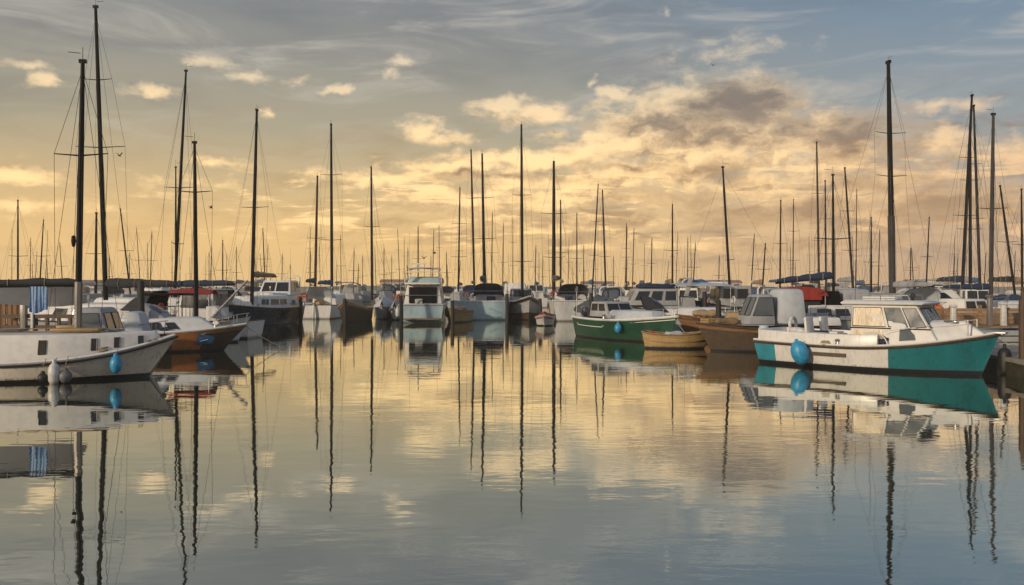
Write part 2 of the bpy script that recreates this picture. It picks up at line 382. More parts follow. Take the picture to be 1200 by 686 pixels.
# ---------------------------------------------------------------- boat kit (local frame: bow towards +X, waterline at z = 0)
BOATS = []
class Boat:
    def __init__(s, name, label, cat, c, hdg, L, B, hs, hb, hm=None, group=None, tr=.72, rake=.55, fine=2.1, flare=.3, wl=.86, sp=2.):
        s.sp = sp
        s.root = thing(name, label, cat, (c[0], c[1], 0), hdg, group)
        s.L, s.B, s.hs, s.hb, s.tr, s.rake, s.fine, s.flare, s.wl = L, B, hs, hb, tr, rake, fine, flare, wl
        s.hm = min(hs, hb) * .9 if hm is None else hm
        BOATS.append(s)
        s.M = Matrix.Translation((c[0], c[1], 0)) @ Matrix.Rotation(hdg, 4, 'Z'); s.Mi = s.M.inverted()
    def w2l(s, p): return s.Mi @ Vector(p)
    def l2w(s, p): return s.M @ Vector(p)
    def half(s, t):
        if t < .42: return s.B / 2 * (1 - (1 - s.tr) * ((.42 - t) / .42) ** 2)
        return s.B / 2 * max(0., 1 - ((t - .42) / .58) ** s.fine)
    def sh(s, t):
        u = t - .42
        return s.hm + (s.hb - s.hm) * (u / .58) ** s.sp if u > 0 else s.hm + (s.hs - s.hm) * (u / .42) ** 2
    def x(s, t): return (t - .5) * s.L
    def t(s, x): return min(1., max(0., x / s.L + .5))
    def edge(s, t, side, z=0., inset=0.):
        return Vector((s.x(t), side * max(0., s.half(t) - inset), s.sh(t) + z))
    def hull(s, top, bands=(), bottom=BOTTOM, boot=BOOT, ns=22, split=None, name='hull', transom=None, boot_h=.07):
        """bands: [(fraction below the sheer, material)] from the top down; split: [(x0, x1, material)] panels painted on the topsides"""
        zs = [0.] + [b[0] for b in bands]
        mats = [top] + [b[1] for b in bands]
        extra = [m for _, _, m in (split or [])]
        tm = [transom or top]
        allm = mats + [boot, bottom] + extra + tm
        lev = []                                              # levels from sheer down to keel as functions of the station
        n_top = 6
        mb = MB(); rings = []
        for i in range(ns + 1):
            t = (i / ns); t = 1 - (1 - t) ** 1.25
            h = s.sh(t); ring = []
            zl = sorted(set([round(h * (1 - k2 / n_top), 4) for k2 in range(n_top)] + []), reverse=True)
            prof = [(z, 0) for z in zl] + [(boot_h, 1), (-.02, 2), (-.16, 3), (-.34, 4)]
            for z, kk in prof:
                f = max(0., z) / h if h else 0
                w = s.half(t) * (s.wl + (1 - s.wl) * f ** .8) * (1 - s.flare * (1 - f) * max(0, (t - .45) / .55) ** 1.5)
                if z < 0: w *= (1 + z * 1.0) if z > -.2 else .45
                xx = s.x(t) - s.rake * (1 - f) * max(0, (t - .35) / .65) ** 2.2
                if z < 0: xx -= s.rake * .6 * (-z) * max(0, (t - .5) / .5) ** 2
                if t < .1: xx += (1 - f) * .12
                ring.append((xx, max(w, .012), z))
            rings.append(ring + [(p[0], -p[1], p[2]) for p in ring[::-1]])
        n = len(rings[0]); half = n // 2
        rs = [mb.ring(r) for r in rings]
        for i, (a, b) in enumerate(zip(rs, rs[1:])):
            for j in range(n - 1):
                row = j if j < half else n - 2 - j
                if j == half - 1: mi = len(mats) + 1
                elif row < n_top - 1 or row == n_top - 1:
                    f = (row + .5) / n_top; mi = 0
                    for q, zz in enumerate(zs):
                        if f >= zz: mi = q
                    xc = (rings[i][j][0] + rings[i + 1][j][0]) / 2
                    for q, (x0, x1, m) in enumerate(split or []):
                        if x0 <= xc <= x1 and row < n_top: mi = len(mats) + 2 + q
                    if row == n_top - 1 and boot is not None: mi = mi
                elif row == n_top: mi = len(mats)
                else: mi = len(mats) + 1
                mb.c = mi; mb.face((a[j], a[j + 1], b[j + 1], b[j]))
        mb.c = len(allm) - 1; mb.face(rs[0]); mb.c = 0; mb.face(rs[-1][::-1])
        s.hullo = mb.build(name, allm, s.root, smooth=50); return s.hullo
    def deck(s, m=DECK, drop=.05, cockpit=None, inset=.02, ns=18):
        mb = MB(); top = []; bot = []
        for i in range(ns + 1):
            t = i / ns * .985; z = s.sh(t) - drop; w = max(.01, s.half(t) * (.985) - inset)
            if cockpit and cockpit[0] <= s.x(t) <= cockpit[1]: z -= cockpit[2]
            row = [(s.x(t) + (.02 if i == 0 else 0), y * w, z + (.03 * (1 - y * y) if not cockpit else 0)) for y in (-1, -.5, 0, .5, 1)]
            top.append(row)
        mb.sheet(top, .03); return mb.build('deck', m, s.root, smooth=30)
    def rail(s, m, r=.03, z=0., name='rub_rail', a=0., b=1., inset=-.005, ns=26, n=6):
        mb = MB()
        for sd in (1, -1):
            mb.tube([s.edge(a + (b - a) * i / ns, sd, z, inset) for i in range(ns + 1)], r, n)
        if a == 0: mb.tube([s.edge(0, 1, z, inset), s.edge(0, -1, z, inset)], r, n)
        return mb.build(name, m, s.root)
    def trunk(s, x0, x1, zt, m=DECK, inset=.28, wmax=9, slope=.16, front=.5, back=.06, crown=.06, name='cabin', z0=None, bev=.035, ns=8, base=-.06):
        """cabin that follows the plan of the deck; zt = height of its roof above the waterline"""
        mb = MB(); rings = []; s.tr_ = dict(x0=x0, x1=x1, zt=zt, inset=inset, wmax=wmax, slope=slope, front=front, back=back)
        def wid(x): return max(.12, min(wmax, s.half(s.t(x)) - inset))
        for i in range(ns + 1):
            u = i / ns; xb = x0 + (x1 - x0) * u; xt = (x0 + back) + (x1 - front - x0 - back) * u
            zb = (s.sh(s.t(xb)) + base) if z0 is None else z0
            wb = wid(xb); wt = max(.08, wid(xb) - slope * (zt - zb))
            rings.append([(xb, wb, zb), (xt, wt, zt - crown * .6), (xt, wt * .6, zt), (xt, 0, zt + crown * .4), (xt, -wt * .6, zt), (xt, -wt, zt - crown * .6), (xb, -wb, zb)])
        mb.loft(rings); return mb.build(name, m, s.root, smooth=35, bevel=bev)
    def house(s, x0, x1, z0, z1, w, m=DECK, front=.35, back=.05, tap=.08, name='wheelhouse', bev=.04, yc=0., wf=None):
        wf = w if wf is None else wf
        mb = MB()
        lo = [(x0, w / 2, z0), (x1, wf / 2, z0), (x1, -wf / 2, z0), (x0, -w / 2, z0)]
        hi = [(x0 + back, w / 2 - tap, z1), (x1 - front, wf / 2 - tap, z1), (x1 - front, -wf / 2 + tap, z1), (x0 + back, -w / 2 + tap, z1)]
        mb.loft([[(a, b + yc, c) for a, b, c in lo], [(a, b + yc, c) for a, b, c in hi]]); o = mb.build(name, m, s.root, smooth=35, bevel=bev)
        s.hs_ = (x0, x1, z0, z1, w, front, back, tap, yc); s.wf_ = wf; return o
    def pane(s, quad, parent, m=GLASS, th=.02, name='window', frame=None):
        """a pane of glass laid on a wall: quad = four corners; th thick, standing proud of it"""
        q = [Vector(p) for p in quad]; nn = (q[1] - q[0]).cross(q[3] - q[0]).normalized()
        if nn.dot(sum(q, Vector()) / 4 - centre(parent)) < 0: nn = -nn
        mb = MB(); mb.loft([[p - nn * .012 for p in q], [p + nn * th * .5 for p in q]])
        o = mb.build(name, m, parent, smooth=0)
        if frame is not None:
            fb = MB(); pts = [p + nn * th * .5 for p in q]; fb.tube(pts + [pts[0]], .013, 4); fb.build('window_frame', frame, parent)
        return o
    def house_windows(s, parent, z0=.35, z1=.85, side=(( .08, .46), (.54, .92)), m=GLASS, front=True, back=False, frame=BOOT, fn=2):
        x0, x1, a, b, w, fr, bk, tap, yc = s.hs_
        def P(u, f, sd):                                        # point on the side wall
            xx = (x0 + bk * f) + (x1 - fr * f - x0 - bk * f) * u
            return Vector((xx, yc + sd * ((w + (s.wf_ - w) * u) / 2 - tap * f), a + (b - a) * f))
        for sd in (1, -1):
            for u0, u1 in side:
                s.pane([P(u0, z0, sd), P(u1, z0, sd), P(u1, z1, sd), P(u0, z1, sd)], parent, m, frame=frame)
        for on, u in ((front, 1), (back, 0)):
            if on:
                for q in range(fn):
                    y0, y1 = -1 + 2 * (q + .06) / fn, -1 + 2 * (q + .94) / fn; y0 *= .92; y1 *= .92
                    def Q(y, f): return Vector((P(u, f, 1).x, yc + y * ((s.wf_ if u else w) / 2 - tap * f), a + (b - a) * f))
                    s.pane([Q(y0, z0), Q(y1, z0), Q(y1, z1), Q(y0, z1)], parent, m, name='windscreen' if u else 'window', frame=frame)
    def trunk_windows(s, parent, xs, f0=.35, f1=.75, m=GLASS, name='window', frame=BOOT, rake=0.):
        d = s.tr_
        def P(x, f, sd):
            u = (x - d['x0']) / (d['x1'] - d['x0'])
            xt = (d['x0'] + d['back']) + (d['x1'] - d['front'] - d['x0'] - d['back']) * u
            zb = s.sh(s.t(x)) - .06; wb = max(.12, min(d['wmax'], s.half(s.t(x)) - d['inset'])); wt = max(.08, wb - d['slope'] * (d['zt'] - zb))
            return Vector((x + (xt - x) * f, sd * (wb + (wt - wb) * f), zb + (d['zt'] - .036 - zb) * f))
        for sd in (1, -1):
            for x0, x1 in xs:
                s.pane([P(x0, f0, sd), P(x1, f0, sd), P(x1 - rake, f1, sd), P(x0 - rake, f1, sd)], parent, m, name=name, frame=frame)
    # ---- rig
    def mast(s, x, z0, tip, r=.06, m=MAST, spread=((.55, .9),), stays=True, wire=.006, light=True, low=None, y=0., chain=.92, plane=False, span=None):
        """tip: world point of the masthead; x: local station of the step; low = (height, material) of a paler foot"""
        r *= .93; tl = s.w2l(tip); b = Vector((x, y, z0)); d = tl - b
        mb = MB(); pts = [b + d * f for f in (0, .35, .7, 1)]
        mb.tube(pts, [r, r * .97, r * .86, r * .6], 8); mo = mb.build('mast', m, s.root)
        if low:
            q = MB(); q.tube([b, b + d * (low[0] / d.length)], r * 1.18, 8); q.build('mast_step', low[1], mo)
        cap = MB(); cap.box(tl, (r * 2.1, r * .9, r * 1.1)); cap.tube([tl, tl + Vector((0, 0, .35))], .007, 4)
        if light: cap.tube([tl + Vector((-.05, 0, .2)), tl + Vector((-.35, 0, .22))], .008, 4)
        cap.build('masthead', MAST, mo)
        ends = []
        for f, w in spread:
            p = b + d * f; sp = MB(); hw = w * s.B * .30
            sv = (s.Mi.to_3x3() @ Vector((1, 0, 0))) if plane else Vector((0, 1, 0))
            for sd in (1, -1): sp.tube([p, p + sv * (sd * hw) + Vector((-.1 if not plane else 0, 0, .05))], [.024, .014], 5)
            sp.build('spreader', m, mo); ends.append((p, hw, sv))
        if stays:
            st = MB(); top = b + d * .97
            for sd in (1, -1):
                c = s.edge(s.t(x - .15), sd, 0, .04); pts = [c] + [p + v * (sd * hw) + Vector((0, 0, .05)) for p, hw, v in ends] + [top]
                if plane: pts[0] = Vector((b.x + ends[0][2].x * sd * ends[0][1] * .9, sd * -.2 + b.y, s.sh(s.t(x))))
                st.tube(pts, wire, 4)
                if ends and not plane: st.tube([s.edge(s.t(x + .25), sd, 0, .06), ends[0][0]], wire, 4)
            st.build('shrouds', WIRE, s.root)
            st = MB(); st.tube([s.edge(1, 1, .03) if span is None else Vector((b.x + span, 0, s.sh(s.t(x)))), top], wire, 4); st.build('forestay', WIRE, s.root)
            st = MB(); st.tube([s.edge(0, .0, .05) if span is None else Vector((b.x - span * .8, .1, s.sh(s.t(x)))), top], wire, 4); st.build('backstay', WIRE, s.root)
        s.mast_ = (b, d); return mo
    def halyards(s, n=3, r=.005):
        b, d = s.mast_; mb = MB()
        for i in range(n):
            o = Vector((rnd.uniform(-.25, .25), rnd.uniform(-.25, .25), 0)); f = rnd.uniform(.75, .97)
            mb.tube([b + o + Vector((0, 0, .1)), b + d * (f * .5) + o * .7, b + d * f], r, 4)
        return mb.build('halyards', WIRE, s.root)
    def boom(s, z, length, m=MASTB, cover=None, fat=.13, tilt=0., side=-1, sag=.0, swing=0.):
        b, d = s.mast_; p0 = b + d * ((z - b.z) / d.z); p1 = p0 + Vector((side * length * math.cos(swing), length * math.sin(swing), tilt))
        mb = MB(); mb.tube([p0, p1], .045, 8); bo = mb.build('boom', m, s.root)
        if cover is not None:
            cv = MB(); rings = []; N = 18
            for i in range(N + 1):
                u = i / N; p = p0.lerp(p1, .01 + u * .96) + Vector((0, 0, .07 - sag * 4 * u * (1 - u)))
                k2 = fat * (1.15 - .55 * u) * (1 + .12 * math.sin(u * 23 + z) + .10 * rnd.uniform(-1, 1)) * (.55 if i in (0, N) else 1)
                a = (p1 - p0).normalized().cross(Vector((0, 0, 1)))
                rings.append([p + a * (k2 * .62 * math.cos(q)) + Vector((0, 0, k2 * math.sin(q) * (1.15 if math.sin(q) > 0 else .8))) for q in (2 * math.pi * j / 12 for j in range(12))])
            cv.loft(rings); cv.build('sail_cover', cover, bo)
            for u in (.2, .42, .64, .86):
                ti = MB(); p = p0.lerp(p1, u) + Vector((0, 0, .07 - sag * 4 * u * (1 - u))); a = (p1 - p0).normalized().cross(Vector((0, 0, 1))); k2 = fat * (1.22 - .55 * u)
                ti.tube([p + a * (k2 * .7 * math.cos(q)) + Vector((0, 0, k2 * 1.12 * math.sin(q))) for q in (2 * math.pi * j / 10 for j in range(11))], .012, 4, False)
                ti.build('sail_tie', ROPE, bo)
        return bo
    # ---- fittings
    def pulpit(s, bow=True, h=.55, t0=.86, m=STEEL, r=.014):
        mb = MB()
        if bow:
            ts = [t0, t0 + (1 - t0) * .45, .985]
            top = [s.edge(t, 1, h, .03) for t in ts] + [s.edge(1, 0, h, 0) + Vector((.06, 0, 0))] + [s.edge(t, -1, h, .03) for t in ts[::-1]]
            mb.tube(top, r, 6)
            for t in ts[:2]:
                for sd in (1, -1): mb.tube([s.edge(t, sd, -.02, .05), s.edge(t, sd, h, .03)], r, 6)
            mb.tube([s.edge(.985, 1, 0, 0), s.edge(1, 0, h, 0)], r, 6)
            return mb.build('pulpit', m, s.root)
        ts = [.14, .01]
        mb.tube([s.edge(.14, 1, h, .05), s.edge(.01, 1, h, .05), s.edge(.01, -1, h, .05), s.edge(.14, -1, h, .05)], r, 6)
        for t in ts:
            for sd in (1, -1): mb.tube([s.edge(t, sd, -.02, .06), s.edge(t, sd, h, .05)], r, 6)
        return mb.build('pushpit', m, s.root)
    def lifelines(s, a=.1, b=.88, n=5, h=.52, m=STEEL):
        mb = MB()
        for sd in (1, -1):
            for i in range(n):
                t = a + (b - a) * i / (n - 1); mb.tube([s.edge(t, sd, -.02, .05), s.edge(t, sd, h, .04)], .011, 5)
            for z in (h, h * .52): mb.tube([s.edge(a + (b - a) * i / 12, sd, z, .04) for i in range(13)], .004, 4)
        return mb.build('lifelines', m, s.root)
    def hood(s, x0, x1, z0, w, h, m=CGREY, win=None, name='sprayhood', lean=.25, back=True, n=11, z1=None):
        """canvas hood with its open side towards x0, sloping down to x1"""
        mb = MB(); rings = []
        for i in range(6):
            u = i / 5; xx = x0 + (x1 - x0) * u; hh = h * (1 - .95 * u ** 2.2) + .02
            ring = []
            for j in range(n):
                th = math.pi * j / (n - 1); cy = math.cos(th); sy = math.sin(th) ** .55 if 0 < j < n - 1 else 0
                ring.append((xx - lean * sy * (1 - u), w / 2 * math.copysign(abs(cy) ** .55, cy), z0 + hh * sy))
            rings.append(ring)
        mb.arch(rings, .02); o = mb.build(name, m, s.root, smooth=50)
        wd = MB()
        for j0, j1 in ((2, 4), (4, 6), (6, 8)):
            up = lambda i, j, q: Vector(rings[i][j]).lerp(Vector(rings[i][j + 1]), q) + Vector((.012, 0, .012))
            wd.sheet([[up(i, j0, .25), up(i, j1 - 1, .8)] if j1 - j0 == 1 else [up(i, j0, .2), up(i, j0 + 1, .0), up(i, j1 - 1, .8)] for i in (2, 3, 4)], .008)
        wd.build('hood_window', GLASSG, o, smooth=60)
        hoop = MB(); hoop.tube([Vector(p) + Vector((0, 0, .006)) for p in rings[0]], .016, 6); hoop.build('hoop', win or CDARK, o)
        return o
    def bimini(s, x0, x1, z, w, m=CGREY, post=True, drop=.12, name='bimini', zp=None):
        g = []
        for i in range(7):
            u = i / 6
            g.append([(x0 + (x1 - x0) * u, w / 2 * y, z - drop * (y * y) ** 1.2 - .05 * (2 * u - 1) ** 2 - .02 * math.sin(u * 9 + y * 4)) for y in (-1, -.8, -.5, -.2, .2, .5, .8, 1)])
        mb = MB(); mb.sheet(g, .025); o = mb.build(name, m, s.root, smooth=60)
        if post:
            for xx in (x0 + .1, x1 - .1):
                zb = s.sh(s.t(xx)) - .03 if zp is None else zp
                pm = MB(); pm.tube([(xx, w * .47, zb), (xx, w * .47, z - drop), (xx, w * .3, z - drop * .3 - .02), (xx, -w * .3, z - drop * .3 - .02), (xx, -w * .47, z - drop), (xx, -w * .47, zb)], .014, 6)
                pm.build('bimini_hoop', STEEL, o)
        return o
    def tarp(s, x0, x1, ridge, m=CGREY, over=.06, lump=.1, name='boat_cover', low=.0, seed=0):
        """winter cover thrown over the boat with a ridge along the middle"""
        mb = MB(); g = []; N = 14
        for i in range(N + 1):
            u = i / N; xx = x0 + (x1 - x0) * u; t = s.t(xx); row = []
            rz = ridge * (math.sin(math.pi * (.06 + .88 * u)) ** .5) + s.sh(t)
            for y in (-1.02, -1.0, -.7, -.35, 0, .35, .7, 1.0, 1.02):
                ay = abs(y); w = s.half(t) + over
                z = s.sh(t) - .12 - low if ay > 1 else s.sh(t) + .04 + (rz - s.sh(t)) * (1 - ay) ** .8
                z += lump * noise.noise(Vector((xx * 1.3 + seed, y * 1.9, seed * 3.1))) * (1 if ay <= .7 else .15)
                row.append((xx, y * w, z))
            g.append(row)
        mb.sheet(g, .02); return mb.build(name, m, s.root, smooth=60)
    def outboard(s, y=0., m=PLASTIC, x=None, cowl=PLASTIC, z=None, k=1.):
        xx = s.x(0) - .16 if x is None else x; z = s.sh(0) + .1 if z is None else z
        mb = MB(); mb.lathe([(.02, .22), (.13, .2), (.17, .08), (.16, -.12), (.10, -.18), (.02, -.18)], (xx - .05, y, z + .12), 10); o = mb.build('outboard_motor', cowl, s.root, smooth=50)
        lg = MB(); lg.box((xx - .03, y, z - .42), (.16, .09, .8), top=(1.1, 1.1)); lg.box((xx + .1, y, z - .1), (.14, .18, .2)); lg.build('motor_leg', PLASTIC, o, bevel=.015)
        return o
    def antenna(s, p, h, r=.008, lean=(0, 0), m=WIRE):
        mb = MB(); p = Vector(p); mb.tube([p, p + Vector((lean[0], lean[1], h))], [r, r * .5], 5); return mb.build('antenna', m, s.root)
    def arch(s, x, z0, z1, w, m=DECK, fw=.12, lean=.3, name='radar_arch', th=.07):
        mb = MB(); pts = [(x, w / 2, z0), (x - lean * .8, w / 2 - .05, z0 + (z1 - z0) * .85), (x - lean, w / 2 - .22, z1), (x - lean, -w / 2 + .22, z1), (x - lean * .8, -w / 2 + .05, z0 + (z1 - z0) * .85), (x, -w / 2, z0)]
        rings = []
        for i, p in enumerate(pts):
            p = Vector(p); out = Vector((0, math.copysign(1, p.y), 0)) if i in (0, 1, 4, 5) else Vector((0, math.copysign(.5, p.y), .8))
            rings.append([p + Vector((-fw, 0, 0)) - out * th / 2, p + Vector((fw, 0, 0)) - out * th / 2, p + Vector((fw, 0, 0)) + out * th / 2, p + Vector((-fw, 0, 0)) + out * th / 2])
        mb.loft(rings); return mb.build(name, m, s.root, smooth=35, bevel=.015)
    def radar(s, p, m=DECK):
        mb = MB(); mb.lathe([(.02, 0), (.24, .01), (.26, .08), (.2, .16), (.02, .18)], p, 14); return mb.build('radar_dome', m, s.root)
    def hatch(s, x, z, y=0., d=(.5, .5), m=GLASSG):
        mb = MB(); mb.box((x, y, z + .03), (d[0], d[1], .06)); return mb.build('hatch', m, s.root, bevel=.015)
    def rudder(s, m=WOOD):
        mb = MB(); mb.box((s.x(0) - .14, 0, s.hs * .4 - .1), (.3, .05, s.hs + .5), top=(.6, 1)); o = mb.build('rudder', m, s.root, bevel=.01)
        tl = MB(); tl.tube([(s.x(0) - .1, 0, s.hs + .12), (s.x(0) + .9, 0, s.hs + .3)], [.03, .018], 6); tl.build('tiller', WOOD, o); return o
    def bench(s, x0, x1, z, w, m=TEAK):
        mb = MB()
        for sd in (1, -1): mb.box(((x0 + x1) / 2, sd * w * .38, z), (x1 - x0, w * .2, .05))
        return mb.build('bench', m, s.root, bevel=.012)
    def thwart(s, x, m=WOOD, z=-.12, d=.22):
        mb = MB(); t = s.t(x); mb.box((x, 0, s.sh(t) + z), (d, s.half(t) * 1.9, .04)); return mb.build('thwart', m, s.root)
    def cleats(s, ts=(.1, .5, .93), m=STEEL):
        for t in ts:
            for sd in (1, -1):
                p = s.edge(t, sd, .0, .10); mb = MB(); mb.tube([p + Vector((-.09, 0, .05)), p + Vector((-.04, 0, .035)), p + Vector((.04, 0, .035)), p + Vector((.09, 0, .05))], .014, 5)
                mb.box(p + Vector((0, 0, .01)), (.07, .03, .06)); mb.build('cleat', m, s.root)

CEN = {}
def centre(o):
    if o.name not in CEN:
        vs_ = [v.co for v in o.data.vertices]; CEN[o.name] = sum(vs_, Vector()) / len(vs_)
    return CEN[o.name]

# ---------------------------------------------------------------- loose gear
def gear(name, build, m, label, cat, loc, rz=0., group=None, smooth=45, bevel=0):
    mb = MB(); build(mb); o = mb.build(name, m, None, smooth, bevel); o.location = loc; o.rotation_euler = (0, 0, rz)
    return tag(o, label, cat, group)
def g_ball(r, sq=1.15):
    return lambda mb: mb.lathe([(.02, r * sq + .05), (.05, r * sq + .03), (.055, r * sq * .93)] + [(r * math.sin(a), r * sq * math.cos(a)) for a in (R(x) for x in range(24, 180, 13))] + [(.02, -r * sq)], n=16)
def g_fender(r, h):
    return lambda mb: mb.lathe([(.015, h / 2 + .12), (.04, h / 2 + .1), (.04, h / 2 + .02), (r * .7, h / 2 - .03), (r, h / 2 - .12), (r, -h / 2 + .12), (r * .7, -h / 2 + .03), (.02, -h / 2)], n=14)
def g_crate(d):
    def f(mb):
        x, y, z = d
        mb.box((0, 0, .015), (x, y, .03))
        for sd in (1, -1):
            for q in range(3):
                mb.box((0, sd * y / 2, z * (.2 + .3 * q)), (x, .02, z * .22)); mb.box((sd * x / 2, 0, z * (.2 + .3 * q)), (.02, y - .02, z * .22))
            for e in (1, -1): mb.box((sd * (x / 2 - .02), e * (y / 2 - .02), z / 2), (.035, .035, z))
    return f
def g_coil(r, n=4):
    return lambda mb: mb.tube([((r - .02 * (i // 20)) * math.cos(i * math.pi / 10), (r - .02 * (i // 20)) * math.sin(i * math.pi / 10), .02 + .012 * i / 20 + .02 * (i // 20)) for i in range(20 * n)], .018, 5)
def g_bucket(r, h):
    return lambda mb: mb.lathe([(r * .75, 0), (r, h), (r + .015, h + .01), (r * .93, h), (r * .7, .03)], n=14)
def g_ring(r):
    return lambda mb: mb.tube([(r * math.cos(a), 0, r + r * math.sin(a)) for a in (2 * math.pi * i / 20 for i in range(21))], .055, 8, False)
def g_can(d):
    def f(mb): mb.box((0, 0, d[2] / 2), d); mb.box((d[0] * .2, 0, d[2] + .02), (.08, .08, .05)); mb.tube([(-d[0] * .35, 0, d[2]), (-d[0] * .2, 0, d[2] + .06), (d[0] * .02, 0, d[2])], .018, 6)
    return f
def g_bundle(l, r, seed=1, n=12):
    def f(mb):
        rr = random.Random(seed)
        mb.loft([[(l * (i / 8 - .5), r * (1 + .25 * rr.uniform(-1, 1)) * math.cos(q) * (.5 if i in (0, 8) else 1), r * .8 + r * .8 * (1 + .25 * rr.uniform(-1, 1)) * math.sin(q) * (.5 if i in (0, 8) else 1)) for q in (2 * math.pi * j / n for j in range(n))] for i in range(9)])
    return f

def dress(B, seed, n=4, lines=True):
    """deck clutter that belongs to the boat: locker, coiled lines, winch posts, horseshoe buoy, stern light"""
    rr = random.Random(seed)
    zt = B.sh(.3)
    mb = MB(); mb.box((B.x(.22), rr.uniform(-.3, .3), zt + .18), (.7, .5, .36), rr.uniform(-.2, .2)); mb.build('deck_locker', rr.choice((DECKG, TAN, CGREY, CNAVY)), B.root, 35, .02)
    for i in range(n):
        t = rr.uniform(.1, .85); sd = rr.choice((1, -1)); p = B.edge(t, sd, .02, rr.uniform(.12, .3)); mb = MB()
        if i % 2: mb.tube([p + Vector((.14 * math.cos(a), .12 * math.sin(a), .05 + .012 * a)) for a in (k2 * .6 for k2 in range(24))], .022, 5); mb.build('coiled_line', rr.choice((ROPE, CNAVY, CWHITE)), B.root)
        else: mb.lathe([(.09, 0), (.07, .12), (.1, .15), (.06, .2), (.01, .2)], p, 10); mb.build('winch', STEEL, B.root)
    mb = MB(); p = B.edge(.04, 1, .45, .05); mb.tube([p + Vector((0, -.22 * math.cos(a), .22 * math.sin(a))) for a in (-.6 + 4.3 * k2 / 12 for k2 in range(13))], .05, 7); mb.build('horseshoe_buoy', rr.choice((FORANGE, FWHITE, FRED)), B.root)
    if rr.random() < .7: B.antenna(B.edge(.03, -1, 0, .1), rr.uniform(1.4, 2.4), .012)
    if rr.random() < .6:
        q = B.edge(.05, -1, 0, .12); mb = MB(); mb.tube([q, q + Vector((0, 0, 1.2))], .02, 6); mb.box(q + Vector((0, 0, 1.25)), (.09, .09, .14)); mb.build('stern_pole', STEEL, B.root, 35)

# ---------------------------------------------------------------- near boats, left
def fwd(h): return Vector((math.cos(h), math.sin(h), 0))
def rope(name, pts, label, cat='rope', r=.012, m=ROPE, sag=0.):
    a, b = Vector(pts[0]), Vector(pts[-1]); mb = MB()
    mb.tube([a.lerp(b, i / 12) - Vector((0, 0, sag * 4 * (i / 12) * (1 - i / 12))) for i in range(13)], r, 5)
    return tag(mb.build(name, m), label, cat)
def lettering(parent, text, size, loc, rot, m, name='registration'):
    cu = bpy.data.curves.new(name, 'FONT'); cu.body = text; cu.size = size; cu.extrude = .002; cu.materials.append(m)
    o = bpy.data.objects.new(name, cu); COL.objects.link(o); o.parent = parent; o.location = loc; o.rotation_euler = rot; return o

h = R(8); tip = at(208, 393, 20.6)
B = Boat('sailing_boat', 'cream hulled white sailing boat with black rubbing strip, nearest on the left', 'sailing boat', tip - fwd(h) * 3.8, h, 7.6, 2.5, .66, 1.04, .43, rake=.75, fine=2.5, flare=.35, sp=2.9)
LB = B
B.hull(CREAM, ((.17, CREAM),), ns=40, boot_h=.1)
B.deck(DECK, .03)
B.rail(BOOT, .034, -.02, 'rub_rail'); B.rail(WHITE, .045, .05, 'bulwark', 0, .99, .03)
B.trunk(-3.3, 3.42, 1.16, DECK, .13, 1.0, slope=.05, front=.12, crown=.03, name='cabin', bev=.04, ns=18)
cab = bpy.data.objects['cabin']; cab_ = [c for c in B.root.children if c.name.startswith('cabin')][0]
B.trunk_windows(cab_, [(.9, 1.06), (2.02, 2.14), (2.5, 2.62), (3.0, 3.1)], .38, .84, GLASS, rake=-.04)
B.trunk_windows(cab_, [(-2.9, -1.9), (-1.5, -.5)], .3, .8, GLASSG)
gr = MB()
for sd in (1, -1): gr.tube([B.edge(B.t(x), sd, 0, .34) + Vector((0, 0, 1.2 - B.sh(B.t(x)))) for x in (-2.6, -1.5, -.4, .6, 1.6, 2.3)], .017, 6)
gr.build('handrail', TEAK, B.root)
bd = MB()
for q in range(3): bd.box((3.2 + .12 * q, 0, B.sh(.93) + .09 + .03 * q), (.06, .9 - .22 * q, .03), 0)
bd.build('fore_grating', TEAK, B.root)
pl = MB(); pl.box((1.55, -.35, 1.24), (1.1, .5, .05)); pl.box((1.15, .2, 1.27), (.5, .5, .1)); pl.build('cabin_top_boards', TAN, B.root, bevel=.01)
B.hatch(2.2, 1.17); B.hatch(-.2, 1.19, 0, (.7, .6))
bx = at(88, 388, 20.1); lx = B.w2l(bx).x
B.mast(lx, 1.12, at(97, 72, 20.1), .088, MAST, ((.655, .9),), low=(1.3, MASTG), plane=True, span=1.1)
B.halyards(4, .006)
B.boom(2.34, 3.9, MAST, CDARK, .085, -.05, -1)
fl = MB()                                         # folded flag-like leech line and block near the spreader
p = B.mast_[0] + B.mast_[1] * .34; fl.lathe([(.01, .15), (.05, .12), (.06, 0), (.04, -.12), (.01, -.15)], p + Vector((-.12, -.05, 0)), 8); fl.build('mast_block', MAST, B.root)
B.cleats((.3, .62, .95))
g = []
for i in range(9):                                # boom awning hung below the boom
    u = i / 8; g.append([(lx - .12 - 2.6 * u, .10 + .95 * v, 2.30 - .03 * math.sin(u * 7) - .42 * v - .10 * math.sin(math.pi * u) * v) for v in (0, .25, .5, .75, 1)])
mb = MB(); mb.sheet(g, .012); mb.build('boom_awning', AWN, B.root, smooth=60)
# striped cloth hung over the boom
g = []
for i in range(10):
    u = i / 9; wob = .035 * math.sin(u * 13) + .02 * math.sin(u * 29)
    g.append([(u * .42 * (1 + .12 * v) + .02 * math.sin(v * 4), wob * (.3 + v) - .09, -.62 * v * (1 + .08 * math.sin(u * 5))) for v in (0, .2, .4, .6, .8, 1)])
mb = MB(); mb.sheet(g, .012); o = mb.build('towel', STRIPED, None, 60); o.location = at(37, 336, 19.95)
tag(o, 'blue and white striped towel hanging from the dark furled boom', 'towel')
